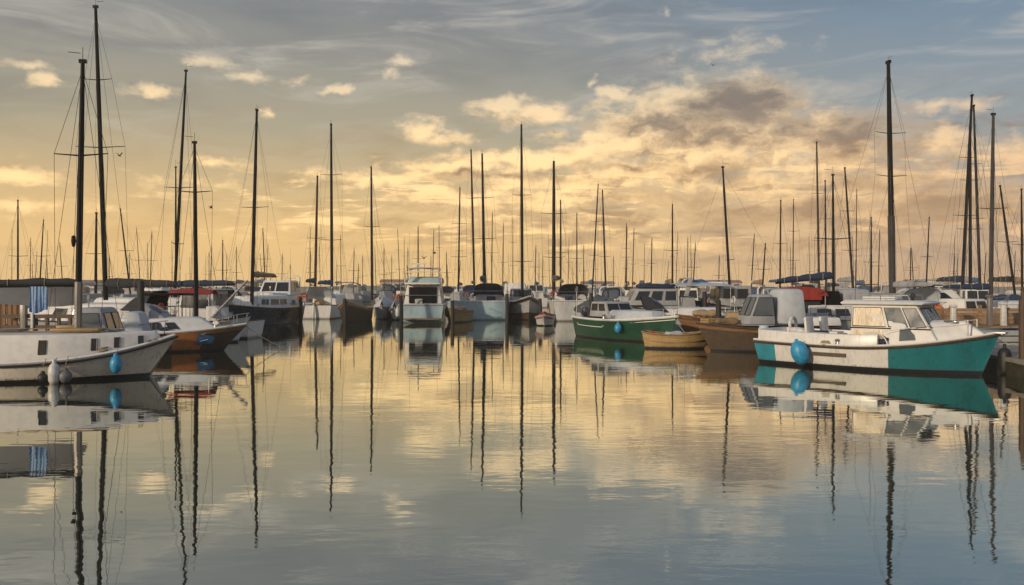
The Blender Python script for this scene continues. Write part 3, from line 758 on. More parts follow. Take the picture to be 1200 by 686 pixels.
# fenders over its side
def hang(boat, x, zc, build, m, label, name='fender', out=.14, tilt=0., side=-1, cat='fender'):
    t = boat.t(x); e = boat.edge(t, side, 0, -out); loc = boat.l2w((e.x, e.y, zc))
    o = gear(name, build, m, label, cat, loc); o.rotation_euler = (0, tilt, 0)
    mb = MB(); mb.tube([boat.l2w(boat.edge(t, side, .12, .03)) - loc, boat.l2w(boat.edge(t, side, .02, -.03)) - loc, (0, 0, .28)], .01, 5); q = mb.build('lanyard', ROPE, o)
    q.matrix_local = Matrix.Rotation(-tilt, 4, 'Y'); return o
hang(LB, 2.58, .40, g_ball(.135, 1.65), FBLUE, 'small blue oval fender hanging near the bow of the cream sailing boat')
hang(LB, 1.33, .22, g_fender(.13, .5), FWHITE, 'white cylinder fender hanging amidships on the cream sailing boat')
hang(LB, 1.10, .15, g_ball(.11, 1.), RUBBER, 'black ball fender left of the white cylinder fender on the cream boat')
hang(LB, 1.56, .16, g_ball(.15, 1.1), mat('fender_grey', (.13, .13, .135), .5), 'dark grey ball fender right of the white cylinder fender on the cream boat')

# little motorboat lying behind it
h = R(8); B = Boat('motor_boat', 'small white motorboat with grey windscreen canopy behind the cream sailing boat', 'motorboat', (-12.3, 23.2), h, 4.4, 1.9, .72, .9, .68)
B.hull(WHITE); B.deck(DECK); B.rail(RUBBER)
B.house(-.25, .95, .6, 1.70, 1.5, CGREY, .32, .18, .1, 'windscreen_canopy', .10); w_ = [c for c in B.root.children if 'canopy' in c.name][0]
B.house_windows(w_, .42, .86, ((.14, .86),), GLASSG, True, False, CDARK, 2)
B.house(-.3, 1.05, .58, 1.02, 1.6, DECK, .1, .0, .03, 'cockpit_coaming', .05)
B.house(1.12, 1.78, .7, 1.58, .9, CLIGHT, .2, .05, .06, 'console_cover', .14)
B.house(-2.2, -1.2, .6, .98, 1.3, DECK, .05, .05, .05, 'engine_box', .05); B.outboard(); B.pulpit(h=.4); B.cleats((.1, .9))

# wooden pier at the far left with fence and rail
pr = MB()
for q in range(40): pr.box((-13.55 - .3 * q, 26.2, .78), (.28, 1.9, .05))
pier = pr.build('pier', WOOD); tag(pier, 'weathered plank pier at the left edge behind the cream sailing boat', 'pier')
for q in range(6):
    for e in (-.85, .85):
        pp = MB(); pp.tube([(-13.8 - 2.2 * q, 26.2 + e, -1.2), (-13.8 - 2.2 * q, 26.2 + e, .755)], .11, 8); pp.build('pile', DKWOOD, pier)
fe = thing('plank_fence', 'brown vertical plank fence standing on the pier at the left edge', 'fence', (-16.9, 25.6, .81))
f1 = MB()
for q in range(14): f1.box((-1.2 + .19 * q, .02 * (q % 2), .57 + .015 * math.sin(q * 3)), (.16, .03, 1.14 + .05 * math.sin(q * 5)))
f1.build('boards', PLANK, fe); f2 = MB(); f2.box((0.05, .05, .25), (2.7, .05, .09)); f2.box((.05, .05, .9), (2.7, .05, .09)); f2.build('fence_rail', DKWOOD, fe)
rl = thing('wooden_railing', 'dark brown wooden railing on the pier behind the cream sailing boat', 'railing', (-14.6, 25.4, .81))
for q in range(6): m2 = MB(); m2.box((-.8 + .36 * q, 0, .29), (.09, .08, .58)); m2.build('post', DKWOOD, rl)
m2 = MB(); m2.box((-.2, -.055, .55), (2.6, .035, .12)); m2.box((-.2, -.055, .22), (2.6, .03, .1)); m2.build('hand_rail', DKWOOD, rl)
for px, hh, m_, lb in ((28, 1.15, MASTG, 'grey square post beside the plank fence on the pier'), (38, .95, FWHITE, 'slim white post on the pier below the striped towel')):
    o = gear('post', lambda mb: (mb.box((0, 0, hh / 2), (.17 if px == 28 else .08, .14 if px == 28 else .08, hh)), mb.box((0, 0, hh + .03), (.21 if px == 28 else .1, .18 if px == 28 else .1, .06))), m_, lb, 'post', (at(px, 400, 25.32).x, 25.32, .805), bevel=.01)
g_ = gear('crate', g_crate((.5, .4, .3)), TAN, 'tan slatted crate at the end of the wooden pier', 'crate', (-13.75, 25.9, .81), .2)
gear('bucket', g_bucket(.16, .3), CBLUE, 'blue bucket standing on the wooden pier beside the crate', 'bucket', (-14.35, 25.75, .81))
o = gear('mooring_pile', lambda mb: mb.tube([(0, 0, -1.5), (.02, 0, 1), (.0, 0, 2.42), (0, 0, 2.5)], [.12, .115, .11, .08], 10), TARRED, 'thick black mooring pile rising behind the small motorboat canopy', 'mooring pile', (at(165, 336, 28).x, 28, 0))
pot = thing('plant_pot', 'potted red flowering plant on the deck behind the motorboat', 'plant', at(180, 382, 31.4)); 

# sloop with the tallest mast
def place_mast(B, px_b, py_b, top, Y, *a, **k):
    b = at(px_b, py_b, Y); l = B.w2l(b); return B.mast(l.x, l.z, at(top[0], top[1], Y), *a, y=l.y, **k)
B = Boat('sailing_boat', 'grey sailing boat with the tallest mast on the left and a long black boom cover', 'sailing boat', (-17.6, 33.1), R(176), 8.2, 2.7, .95, 1.2, .9)
B.hull(GREYG); B.deck(DECKG); B.rail(BOOT); B.trunk(-2.4, 2.6, 1.62, DECK, .4); c_ = [c for c in B.root.children if c.name.startswith('cabin')][0]
B.trunk_windows(c_, [(-1.8, -1.), (-.7, .1), (.4, 1.)]); place_mast(B, 124, 352, (112, 8), 33.1, .105, MAST, ((.52, 1.25), (.75, .7)), plane=True, span=1.6); B.halyards(5)
B.boom(2.33, 3.1, MAST, CDARK, .2, 0, -1); B.pulpit(); B.pulpit(False); B.lifelines(); B.hood(-3., -2., 1.35, 1.7, .75, CDARK)
# wheelhouse launch between
B = Boat('fishing_launch', 'white launch with small glazed wheelhouse right of the tall sloop', 'fishing boat', (-14.0, 36.4), R(172), 5.2, 2.2, .8, 1.1, .75)
B.hull(WHITE); B.deck(DECKG); B.rail(RUBBER); B.house(-.9, .9, .75, 2.12, 1.5, DECK, .25, .05, .07); w_ = [c for c in B.root.children if c.name.startswith('wheelhouse')][0]
B.house_windows(w_, .45, .88, ((.08, .46), (.54, .92)), GLASSG, True, True); B.house(-1.1, 1., 2.14, 2.2, 1.75, DECK, 0, 0, .02, 'roof', .02); B.antenna((-.3, .3, 2.2), 1.6)

# brown sloop
h = R(4); c = at(290, 380, 29.0) - fwd(h) * 2.75
B = Boat('sailing_boat', 'brown hulled sailing boat with orange side panel and blue emblem, white deck', 'sailing boat', c, h, 5.5, 2.1, .68, .92, .66, rake=.9, fine=1.9); M1 = B
B.hull(BROWN, ((.14, DKBROWN),), split=[(.35, 1.2, ORANGEB)], ns=30); B.deck(DECK, .0); B.rail(DECK, .05, .04, 'bulwark', 0, .99, .02); B.trunk(-1.5, 1.9, 1.2, DECK, .22, slope=.2, front=.8)
c_ = [c2 for c2 in B.root.children if c2.name.startswith('cabin')][0]; B.trunk_windows(c_, [(-1.1, -.6), (-.3, .2), (.4, .75)])
em = MB(); gg = []
for i in range(7):
    x = 1.26 + .5 * i / 6; gg.append([(x - .12 * (1 - v) , -(B.half(B.t(x)) * (.86 + .14 * (.38 + .5 * v)) * (1 - .3 * (.55 - .5 * v) * max(0, (B.t(x) - .45) / .55) ** 1.5) + .02), B.sh(B.t(x)) * (.36 + .5 * v * (1 - .35 * i / 6))) for v in (0, .5, 1)])
em.sheet(gg, .012); emo = em.build('emblem', CBLUE, B.root, 60)
e2 = MB()
for k2 in range(3): e2.tube([(gg[i][1][0], gg[i][1][1] - .012, gg[0][1][2] - .1 + .1 * k2 + .035 * i * (.6 + .2 * k2)) for i in (1, 2, 3, 4)], .014, 4)
e2.build('emblem_stroke', FWHITE, emo)
place_mast(B, 230, 376, (228, 167), 29.0, .085, MAST, ((.72, 1.0),), plane=True, span=1.); B.halyards(3)
B.hood(-.75, .05, 1.12, 1.0, .58, CGREY, CDARK); B.boom(2.02, 2.0, MAST, None); B.pulpit(h=.42); B.rudder(); B.cleats((.93,))
gear('rope_coil', g_coil(.2), ROPE, 'coiled rope lying on the foredeck of the brown sailing boat', 'rope', B.l2w((1.95, 0, .93)))
gear('fender', g_fender(.1, .45), FWHITE, 'white fender lying on the deck of the brown sailing boat', 'fender', B.l2w((1.75, -.35, 1.0))).rotation_euler = (R(90), 0, .6)

B = Boat('motor_boat', 'runabout with red canopy and a leaning white slatted ladder behind the brown boat', 'motorboat', (-13.0, 33.0), R(12), 4.4, 2., .9, 1.1, .85)
B.hull(WHITE); B.deck(DECKG, .05); B.rail(RUBBER); B.bimini(-.9, .75, 2.22, 1.7, CRED, drop=.2); B.house(.5, 1.3, .85, 1.5, 1.3, DECK, .4, 0, .1, 'console', .05)
mb = MB(); mb.sheet([[(.75 + 1.35 * u, -.95 + .1 * u + .5 * v, 1.05 + 1.5 * u) for v in (0, 1)] for u in (0, .25, .5, .75, 1)], .05); mb.build('slatted_ladder', RAILS, B.root, 0)
B.outboard(cowl=DECK)
B = Boat('sailing_boat', 'white sailing boat with two dark masts behind the red canopy runabout', 'sailing boat', (-18.3, 39.5), R(178), 8.5, 2.8, 1., 1.25, .95)
B.hull(WHITE, ((.3, CBLUE),)); B.deck(DECK); B.rail(TEAK); B.trunk(-2.5, 2.5, 1.75, DECK, .4); c_ = [c2 for c2 in B.root.children if c2.name.startswith('cabin')][0]; B.trunk_windows(c_, [(-1.8, -.9), (-.6, .3)])
place_mast(B, 204, 358, (218, 83), 39.6, .085, MAST, ((.5, .9),), stays=True, plane=True, span=1.4); b0 = B.mast_
place_mast(B, 206, 360, (206, 196), 39.3, .055, MAST, ((.45, .8),), stays=False); B.mast_ = b0
B.boom(2.32, 3.0, MAST, CNAVY, .17, .1, -1); B.pulpit(); B.lifelines(); B.halyards(4); B.hood(-3.2, -2.2, 1.5, 1.7, .7, CNAVY)

# navy sloop
h = R(-98); c = Vector((-15.35, 48.6, 0))
B = Boat('sailing_boat', 'black hulled sailing boat with a leaning dark mast, bow towards the open water', 'sailing boat', c, h, 9., 3.1, 1.0, 1.35, 1.0, fine=2.4, rake=.9)
B.hull(BLACKHULL, ((.12, NAVY),), split=[(-9, -1.5, DKBROWN)]); B.deck(DECKG); B.rail(TEAK); B.trunk(-2.6, 2.4, 1.75, DECK, .45); c_ = [c2 for c2 in B.root.children if c2.name.startswith('cabin')][0]; B.trunk_windows(c_, [(-1.8, -.8), (-.5, .5), (.8, 1.5)])
place_mast(B, 295, 358, (301, 129), 46.5, .12, MAST, ((.5, .9),)); B.halyards(4); B.boom(2.9, 3.2, MAST, CTAN, .17); B.pulpit(); B.pulpit(False); B.lifelines()
B = Boat('motor_cruiser', 'white cabin cruiser with dark windscreen right of the black sailing boat', 'motor cruiser', (-17.1, 58.6), R(-88), 8., 3., 1.1, 1.4, 1.05)
B.hull(WHITE, ((.25, GREYG),)); B.deck(DECK); B.rail(BOOT); B.trunk(-2, 2.8, 1.85, DECK, .3); B.house(-2.4, .9, 1.7, 2.75, 2.3, DECK, .8, .1, .2); w_ = [c2 for c2 in B.root.children if c2.name.startswith('wheelhouse')][0]
B.house_windows(w_, .25, .85, ((.08, .5), (.54, .9)), GLASS); B.pulpit(); B.arch(-2., 2.2, 3.1, 2.3, DECK); B.antenna((-1.9, .5, 3.), 2.2)

B = Boat('sailing_boat', 'white sailing boat seen end on, mast dark and tallest right of the black boat', 'sailing boat', (-13.5, 60.6), R(84), 8., 2.7, 1.0, 1.2, .95, tr=.9, rake=.5)
B.hull(WHITE); B.deck(DECK); B.rail(BOOT, .03); B.trunk(-2., 2.6, 1.7, DECK, .4); place_mast(B, 389, 358, (388, 146), 59.5, .125, MAST, ((.36, 1.), (.72, 1.))); B.halyards(4); B.boom(2.5, 3., MAST, CBLUE, .18); B.hood(-2.9, -1.9, 1.45, 1.8, .8, CLIGHT, CDARK); B.pulpit(False); B.rudder(WHITE)
B = Boat('sailing_boat', 'pale sailing boat with brown mast footed in red wood, left of the tall dark mast', 'sailing boat', (-17.2, 70.), R(90), 8., 2.6, 1.0, 1.2, .95)
B.hull(PALE); B.deck(DECK); B.rail(TEAK); B.trunk(-2., 2.6, 1.75, TEAK, .4); place_mast(B, 369, 352, (372, 207), 70., .13, MASTB, ((.5, 1.),)); B.boom(2.7, 3.2, MASTB, CNAVY, .2)
B = Boat('rowing_boat', 'round brown wooden boat, bow on, beside two covered boats', 'rowing boat', (-10.55, 54.), R(-95), 4.8, 1.95, .9, 1.35, .85, tr=.6, fine=2.6)
B.hull(BROWN, ((.15, DKBROWN),)); B.deck(TEAK, .2); B.rail(WOOD, .04); B.thwart(-.8); B.thwart(.5); B.tarp(.2, 2.2, .35, CTAN, .02)
B = Boat('sailing_boat', 'small sailing boat under a pale grey cover with a tall thin mast', 'sailing boat', (-9.2, 58.5), R(-86), 6., 1.7, .85, 1.05, .8)
B.hull(GREYG); B.deck(DECK); B.rail(BOOT); B.tarp(-2.8, 2.9, .75, CLIGHT, .05, seed=2); place_mast(B, 436, 352, (435, 196), 58.5, .10, MAST, ((.55, 1.1),)); B.halyards(2)
B = Boat('motor_boat', 'low boat wrapped in a grey winter cover left of the tall motor yacht', 'motorboat', (-7.75, 56.6), R(-94), 5., 1.55, .7, .95, .68)
B.hull(WHITE); B.deck(DECK); B.rail(RUBBER); B.tarp(-2.4, 2.4, .8, CGREY, .06, seed=5); B.outboard()

# flybridge motor yacht, stern on
B = Boat('motor_yacht', 'tall motor yacht with pale teal stern, dark saloon opening and roofed upper deck', 'motor yacht', (-5.85, 54.6), R(92), 8.4, 2.95, 1.15, 1.6, 1.15, tr=.95)
B.hull(PALE, ((.3, PALE),), boot_h=.1); B.deck(DECK, .04, (-4, -2.4, .3)); B.rail(GREYG, .06)
B.house(-2.6, 1.6, 1.1, 2.42, 2.5, DECK, .9, .05, .22, 'saloon', .08); w_ = [c2 for c2 in B.root.children if c2.name.startswith('saloon')][0]
B.house_windows(w_, .38, .86, ((.1, .45), (.5, .8)), GLASS, True, False); dm = MB(); dm.box((-2.6, 0, 1.74), (.14, 1.8, 1.05)); dm.build('saloon_opening_shade', INTERIOR, w_, bevel=.02)  # near-black box stands in for the shade inside the saloon opening
B.house(-3.1, .6, 2.44, 2.56, 2.3, DECK, .3, 0, .05, 'upper_deck', .04); B.house(-1.9, .2, 2.56, 2.95, 2.1, PALE, .5, .1, .1, 'upper_coaming', .06); B.bimini(-2.5, -.2, 3.55, 2.1, CLIGHT, drop=.08, zp=2.56)
B.arch(-2.3, 2.5, 3.25, 2.4, DECK); mb = MB()
for sd in (1, -1): mb.tube([(-4.0, sd * 1.3, 1.1), (-3.95, sd * 1.3, 2.44)], .03, 6); mb.tube([(-4.1, sd * 1.32, 1.15), (-4.1, sd * 1.32, 1.75), (-2.7, sd * 1.3, 1.8)], .02, 6)
mb.tube([(-4.1, 1.32, 1.75), (-4.1, -1.32, 1.75)], .02, 6); mb.build('stern_rail', STEEL, B.root)
mb = MB(); mb.box((-4.55, 0, .28), (.8, 2.4, .07)); mb.build('bathing_platform', TEAK, B.root, bevel=.02)
B.antenna((-2.2, .9, 3.3), 2.6); B.antenna((-2.2, -.9, 3.3), 1.6); B.pulpit()
mb = MB(); mb.tube([(-2.3, .3, 3.2), (-2.3, .3, 3.75)], .02, 6); mb.box((-2.3, .3, 3.78), (.1, 1.1, .09)); mb.build('radar_bar', DECK, B.root)
hang(B, -3.2, .65, g_fender(.13, .6), FWHITE, 'white fender on the left side of the tall motor yacht', side=1)
hang(B, -3.2, .65, g_fender(.13, .6), RUBBER, 'black fender on the right side of the tall motor yacht', side=-1)
B = Boat('work_boat', 'tan open work boat heaped with gear right of the motor yacht', 'work boat', (-3.5, 52.4), R(-100), 4., 1.55, .65, .95, .6)
B.hull(TAN); B.deck(TEAK, .15); B.rail(WOOD, .04); B.thwart(-.4)
for i, (x, y, l, r_, m_, lb) in enumerate(((.3, .1, 1.3, .3, CTAN, 'tan canvas bundle heaped in the tan work boat'), (-.8, -.1, 1., .26, WOOD, 'brown net bundle in the stern of the tan work boat'))):
    gear('net_bundle', g_bundle(l, r_, i), m_, lb, 'bundle', B.l2w((x, y, .55)), 1. + i)
B = Boat('sailing_boat', 'pale blue sailing boat, broad stern to the water, right of the tan work boat', 'sailing boat', (-1.55, 59.), R(88), 8.6, 3., 1.3, 1.5, 1.25, tr=.97)
B.hull(PALE, ((.55, GREYG),)); B.deck(DECK); B.rail(DECK, .05); B.trunk(-1.4, 2.8, 1.95, DECK, .4); place_mast(B, 568, 352, (565, 181), 59., .115, MAST, ((.42, 1.), (.7, .9))); B.halyards(3); B.boom(2.7, 3.3, MAST, CNAVY, .24, .1); B.hood(-2.6, -1.3, 1.6, 2.1, .9, CNAVY); B.pulpit(False, .7); B.lifelines()
B = Boat('fishing_boat', 'dark grey fishing boat with high bulwark and gear on deck', 'fishing boat', (.85, 58.), R(-84), 7., 2.5, 1.15, 1.65, 1.1)
B.hull(BLACKHULL, ((.25, GREYG), (.7, DKBROWN))); B.deck(TEAK, .25); B.rail(GREYG, .06); B.house(-2.4, -.8, 1., 2.15, 1.6, GREYG, .2, .05, .08); w_ = [c2 for c2 in B.root.children if c2.name.startswith('wheelhouse')][0]; B.house_windows(w_, .5, .9)
place_mast(B, 612, 352, (611, 147), 58.5, .12, MAST, ((.22, 1.1), (.6, .9))); B.halyards(4)
for i in range(3): gear('fish_crate', g_crate((.6, .45, .3)), (CBLUE, FWHITE, TAN)[i], ('blue', 'white', 'tan')[i] + ' fish crate on the foredeck of the dark grey fishing boat', 'crate', B.l2w((.4 + .75 * i, .3 - .3 * (i % 2), 1.)), .3 * i)
B = Boat('sailing_boat', 'white sailing boat with broad white stern above the small red tender', 'sailing boat', (4.0, 57.2), R(93), 8.4, 3., 1.35, 1.55, 1.3, tr=.97)
B.hull(WHITE, ((.6, BLACKHULL),), transom=WHITE); B.deck(DECK); B.rail(DECK, .05); B.trunk(-1.6, 2.6, 2., DECK, .4); place_mast(B, 649, 350, (649, 190), 57.5, .14, MAST, ((.3, .9), (.62, 1.))); B.halyards(4); B.boom(2.8, 3.3, MAST, CDARK, .2); B.pulpit(False, .6); B.lifelines(); B.hood(-2.7, -1.5, 1.65, 2., .8, CDARK)
B = Boat('tender', 'small round tender filled with a red cover below the white stern', 'dinghy', (1.95, 47.6), R(-96), 2.6, 1.1, .5, .62, .46, tr=.75, fine=3.)
B.hull(FWHITE); B.deck(DECKG, .1); B.rail(GREYG, .06); B.tarp(-1.1, 1.1, .32, CRED, -.04, .05)

# ---------------------------------------------------------------- middle right
B = Boat('motor_boat', 'dark green hulled boat with white gunwale, moored in the middle right', 'motorboat', (5.1, 35.1), R(-62), 6.5, 2.4, .9, 1.1, .86, fine=2.3, rake=.5); MG = B
B.hull(GREEN, ns=26); B.deck(DECK, .12, (-2.6, -.2, .2)); B.rail(WHITE, .055)
B.house(-2.0, -.5, .95, 1.62, 1.5, GREYG, .35, .05, .1); w_ = [c2 for c2 in B.root.children if c2.name.startswith('wheelhouse')][0]; B.house_windows(w_, .42, .86, ((.1, .45), (.55, .9)), GLASS, True, True)
B.house(-.45, 2.35, .9, 1.28, 1.75, CLIGHT, .35, .02, .22, 'flat_cover', .06, wf=1.0); B.pulpit(h=.35); B.outboard(); B.house(-2.7, -2.15, .9, 1.3, 1.3, CDARK, .05, .05, .1, 'stern_box', .05)
hang(B, .9, .55, g_ball(.16, 1.3), FBLUE, 'small blue fender hanging on the dark green hull')
gear('rope_coil', g_coil(.22), ROPE, 'rope coil on the foredeck of the green boat', 'rope', B.l2w((2.6, 0, 1.0)))
gear('net_bundle', g_bundle(.9, .2, 4), CDARK, 'dark net bundle in the cockpit of the green boat', 'bundle', B.l2w((-1.9, .85, .85)), .4)
B = Boat('motor_boat', 'long low white motorboat with sleek pale bow behind the tan dinghy', 'motorboat', (8.0, 38.4), R(-6), 6.2, 2.2, .95, 1.05, .85, fine=2.6, rake=1.)
B.hull(PALE, ((.35, CLIGHT),)); B.deck(DECK, .0); B.rail(WHITE, .04); B.trunk(-1.2, 2.2, 1.3, DECK, .4); B.hood(-1.6, -.6, 1.1, 1.5, .75, CDARK); B.pulpit(h=.35)
B = Boat('motor_cruiser', 'grey cabin cruiser with long canvas roof in the middle right rows', 'motor cruiser', (8.3, 43.8), R(183), 7.6, 2.8, 1.1, 1.4, 1.05)
B.hull(GREYG, ((.3, WHITE),)); B.deck(DECKG); B.rail(BOOT); B.trunk(-1.5, 3., 1.75, DECKG, .4); B.house(-.6, 2.2, 1.3, 2.18, 2.1, DECKG, .5, .05, .15); w_ = [c2 for c2 in B.root.children if c2.name.startswith('wheelhouse')][0]; B.house_windows(w_, .3, .85, ((.06, .3), (.36, .6), (.66, .92)), GLASS, True, False, STEEL)
B.bimini(-3.4, -.4, 2.5, 2.4, CLIGHT, drop=.15); B.arch(-.9, 1.8, 2.75, 2.2, DECKG); B.antenna((-1., .4, 2.7), 1.9)
gear('rolled_sail', g_bundle(2.0, .18, 8), CNAVY, 'rolled navy sail lying on the grey cruiser roof', 'sail', B.l2w((.6, .2, 2.17)), R(183)); gear('rolled_sail', g_bundle(1.3, .2, 9), CBLUE, 'short blue sail bundle lying on the canvas roof of the grey cruiser', 'sail', B.l2w((-1.8, -.3, 2.36)), R(180))
B = Boat('motor_boat', 'boat under a dark slate cover left of the grey cabin cruiser', 'motorboat', (5.0, 45.6), R(-80), 5.6, 2.1, 1., 1.2, .95)
B.hull(WHITE); B.deck(DECK); B.rail(RUBBER); B.tarp(-2.6, 2.6, .8, mat('canvas_slate', (.06, .075, .095), .85, var=.2, scale=4, bump=.4, bscale=8), .05, .12, seed=7); B.outboard()
B = Boat('rowing_boat', 'tan wooden dinghy with blue gear inside, in front of the green boat', 'rowing boat', (6.15, 30.0), R(-14), 2.5, 1.2, .62, .68, .52, tr=.8, fine=2.4, rake=.3); TD = B
B.hull(TAN, ((.14, WOOD), (.2, TAN))); B.deck(WOOD, .28); B.rail(WOOD, .035); B.thwart(-.5); B.thwart(.35, z=-.1)
gear('tarpaulin', g_bundle(.75, .16, 12), CLIGHT, 'pale blue tarpaulin bundle lying in the tan dinghy', 'tarpaulin', B.l2w((-.1, .05, .36)), .3)
gear('bucket', g_bucket(.13, .26), CBLUE, 'blue bucket standing in the tan dinghy', 'bucket', B.l2w((.62, -.1, .28)))
gear('jerrycan', g_can((.26, .16, .3)), FRED, 'red jerrycan standing in the stern of the tan dinghy', 'jerrycan', B.l2w((-.9, .1, .28)))
B = Boat('rowing_boat', 'dark brown wooden boat with golden deck boards right of the tan dinghy', 'rowing boat', (10.0, 36.6), R(172), 5., 1.9, .85, 1.0, .8)
B.hull(DKBROWN, ((.18, BROWN),)); B.deck(TAN, .08); B.rail(REDWOOD, .05); B.thwart(-1.); B.thwart(.5); B.house(-.6, .3, .8, 1.12, 1., TAN, .1, .05, .03, 'engine_box', .03)
gear('net_bundle', g_bundle(1.1, .2, 20), CTAN, 'tan net bundle on the golden deck of the dark brown boat', 'bundle', B.l2w((1.2, 0, .92)), 2.9); gear('jerrycan', g_can((.3, .2, .34)), FRED, 'red jerrycan on the dark brown boat', 'jerrycan', B.l2w((-1.7, -.2, .78)))
B = Boat('fishing_boat', 'grey fishing boat with plain wheelhouse behind the dark brown boat', 'fishing boat', (12.9, 45.6), R(186), 7., 2.6, 1.2, 1.7, 1.1)
B.hull(GREYG, ((.2, DKBROWN), (.35, GREYG))); B.deck(TEAK, .3); B.rail(BOOT, .05); B.house(-.4, 1.5, .9, 2.35, 1.8, GREYG, .1, .05, .1); w_ = [c2 for c2 in B.root.children if c2.name.startswith('wheelhouse')][0]; B.house_windows(w_, .5, .88, ((.1, .45), (.55, .9)), GLASS, True, True, DECKG)
place_mast(B, 856, 352, (847, 196), 45.6, .085, MAST, ((.3, 1.),)); B.halyards(3); B.house(-2.9, -1.2, 1., 1.6, 1.6, CGREY, .1, .1, .15, 'deck_locker', .06); B.antenna((.2, .4, 2.35), 1.5)

# covered boat behind the right-hand stern
B = Boat('motor_boat', 'brown hulled boat with tall pale canvas cover and grey shelter, behind the blue fender', 'motorboat', (9.05, 28.9), R(186), 5.0, 2.1, .85, 1.0, .8)
B.hull(BROWN, ((.2, DKBROWN),)); B.deck(DECKG, .04); B.rail(DKBROWN, .04)
B.house(-1.35, -.3, .95, 2.22, 1.35, CLIGHT, .12, .08, .12, 'canvas_cover', .16); B.house(-.2, .85, .95, 2.02, 1.2, CGREY, .45, .05, .1, 'wheel_shelter', .08); w_ = [c2 for c2 in B.root.children if 'shelter' in c2.name][0]; B.house_windows(w_, .3, .9, ((.08, .92),), GLASSG, True, True); B.outboard(); B.house(-2.6, -1.5, .9, 1.2, 1.4, DECK, .05, .05, .05, 'stern_bench', .06)
gear('net_bundle', g_bundle(1., .16, 31), WOOD, 'brown net bundle on the bow of the canvas covered boat', 'bundle', B.l2w((1.4, 0, .92)), .3); gear('crate', g_crate((.5, .4, .28)), TAN, 'tan crate on the foredeck of the canvas covered boat', 'crate', B.l2w((2., .0, .9)), .5)
# sloop with navy boom cover
B = Boat('sailing_boat', 'sailing boat with navy boom cover and red canopy behind the teal boat', 'sailing boat', (12.9, 32.2), R(2), 7., 2.5, 1.05, 1.25, 1.0)
B.hull(GREYG); B.deck(DECKG); B.rail(TEAK); B.trunk(-1.4, 2.3, 1.6, DECK, .4); c_ = [c2 for c2 in B.root.children if c2.name.startswith('cabin')][0]; B.trunk_windows(c_, [(-1., -.4), (-.2, .4), (.6, 1.1)])
place_mast(B, 977, 356, (976, 205), 32.2, .06, MAST, ((.5, 1.),), plane=True, span=1.2); B.halyards(4); B.boom(2.66, 2.35, MAST, CNAVY, .15, -.22, -1); B.bimini(-2.2, -.6, 2.28, 1.7, CRED, drop=.32); B.pulpit(False); B.house(-2.15, -.75, 1., 1.98, 1.5, CDARK, .1, .05, .08, 'cockpit_tent', .06); B.house(-.65, .05, 1.4, 2.12, 1.4, INTERIOR, .1, .05, .06, 'companionway_box', .04)
mb = MB(); mb.sheet([[(-2.15 + 1.3 * u, -.86 - .02 * math.sin(u * 17), 2.2 - .42 * v) for v in (0, .5, 1)] for u in [q / 10 for q in range(11)]], .012); mb.build('side_curtain', CRED, B.root, 60)
B.house(-3.2, -2.3, 1., 1.55, 1.5, CLIGHT, .1, .1, .1, 'stern_locker', .06); B.lifelines(); B.house(.1, 1.5, 1.6, 2.2, 1.2, CGREY, .3, .1, .15, 'cabin_top_cover', .1)
for i, (m_, lb) in enumerate(((CBLUE, 'blue crate in the cockpit under the red canopy'), (FWHITE, 'white crate in the cockpit under the red canopy'), (CLIGHT, 'pale grey crate in the cockpit under the red canopy'))): gear('crate', g_crate((.5, .4, .3)), m_, lb, 'crate', B.l2w((-2.1 + .6 * i, -.75, 1.0)), .1 * i)
gear('life_ring', g_ring(.27), FRED, 'red life ring hung at the stern rail by the red canopy', 'life ring', B.l2w((-3.4, -.7, 1.15)), .1)

# ---------------------------------------------------------------- the teal boat, right foreground
h = R(-45); tip = Vector((12.5, 20.6, 0)); c = tip - fwd(h) * 3.15
B = Boat('cabin_boat', 'teal bowed white cabin boat moored at the right quay', 'cabin boat', c, h, 6.3, 2.45, .66, 1.08, .62, rake=.42, fine=2.5, tr=.85, flare=.28); RB = B
B.hull(WHITE, ((.88, GREYG),), split=[(.75, 9, TEAL), (-9, -2.45, CYAN)], ns=44, boot_h=.1); B.deck(DECK, .03, None)
B.rail(DKBROWN, .038, -.015); B.rail(WHITE, .03, .05, 'toe_rail', 0, .985, .02)
mb = MB()                                          # moulded bulwark round the cockpit
for sd in (1, -1):
    pts = [(x, B.edge(B.t(x), sd, 0, .14)) for x in (-3.05, -2.3, -1.5, -.9, -.3, .5)]
    mb.loft([[Vector((x, p.y + sd * .06, B.sh(B.t(x)) - .04)), Vector((x, p.y + sd * .02, B.sh(B.t(x)) + .34)), Vector((x, p.y - sd * .08, B.sh(B.t(x)) + .36)), Vector((x, p.y - sd * .1, B.sh(B.t(x)) - .04))] for x, p in pts])
mb.box((-3.06, 0, .82), (.09, 1.7, .4)); mb.build('cockpit_coaming', WHITE, B.root, 35, .02)
B.trunk(.7, 2.98, 1.37, DECK, .2, .95, slope=.22, front=.6, crown=.08, name='fore_cabin', bev=.07, ns=10)
fc = [c2 for c2 in B.root.children if c2.name.startswith('fore_cabin')][0]; B.trunk_windows(fc, [(1.0, 1.4)], .3, .72, GLASSG, frame=STEEL)
B.hatch(2.05, 1.34, 0, (.34, .4))
B.house(-.35, 2.0, .66, 1.80, 1.72, DECK, .66, .04, .10, 'wheelhouse', .05, wf=1.42); w_ = [c2 for c2 in B.root.children if c2.name.startswith('wheelhouse')][0]
B.house_windows(w_, .48, .93, ((.03, .46),), CURTAIN, False, False, BOOT, 3); B.house_windows(w_, .48, .93, (), GLASSG, True, True, BOOT, 3)
x0, x1, a_, b_, ww, fr_, bk_, tp_, yc_ = B.hs_
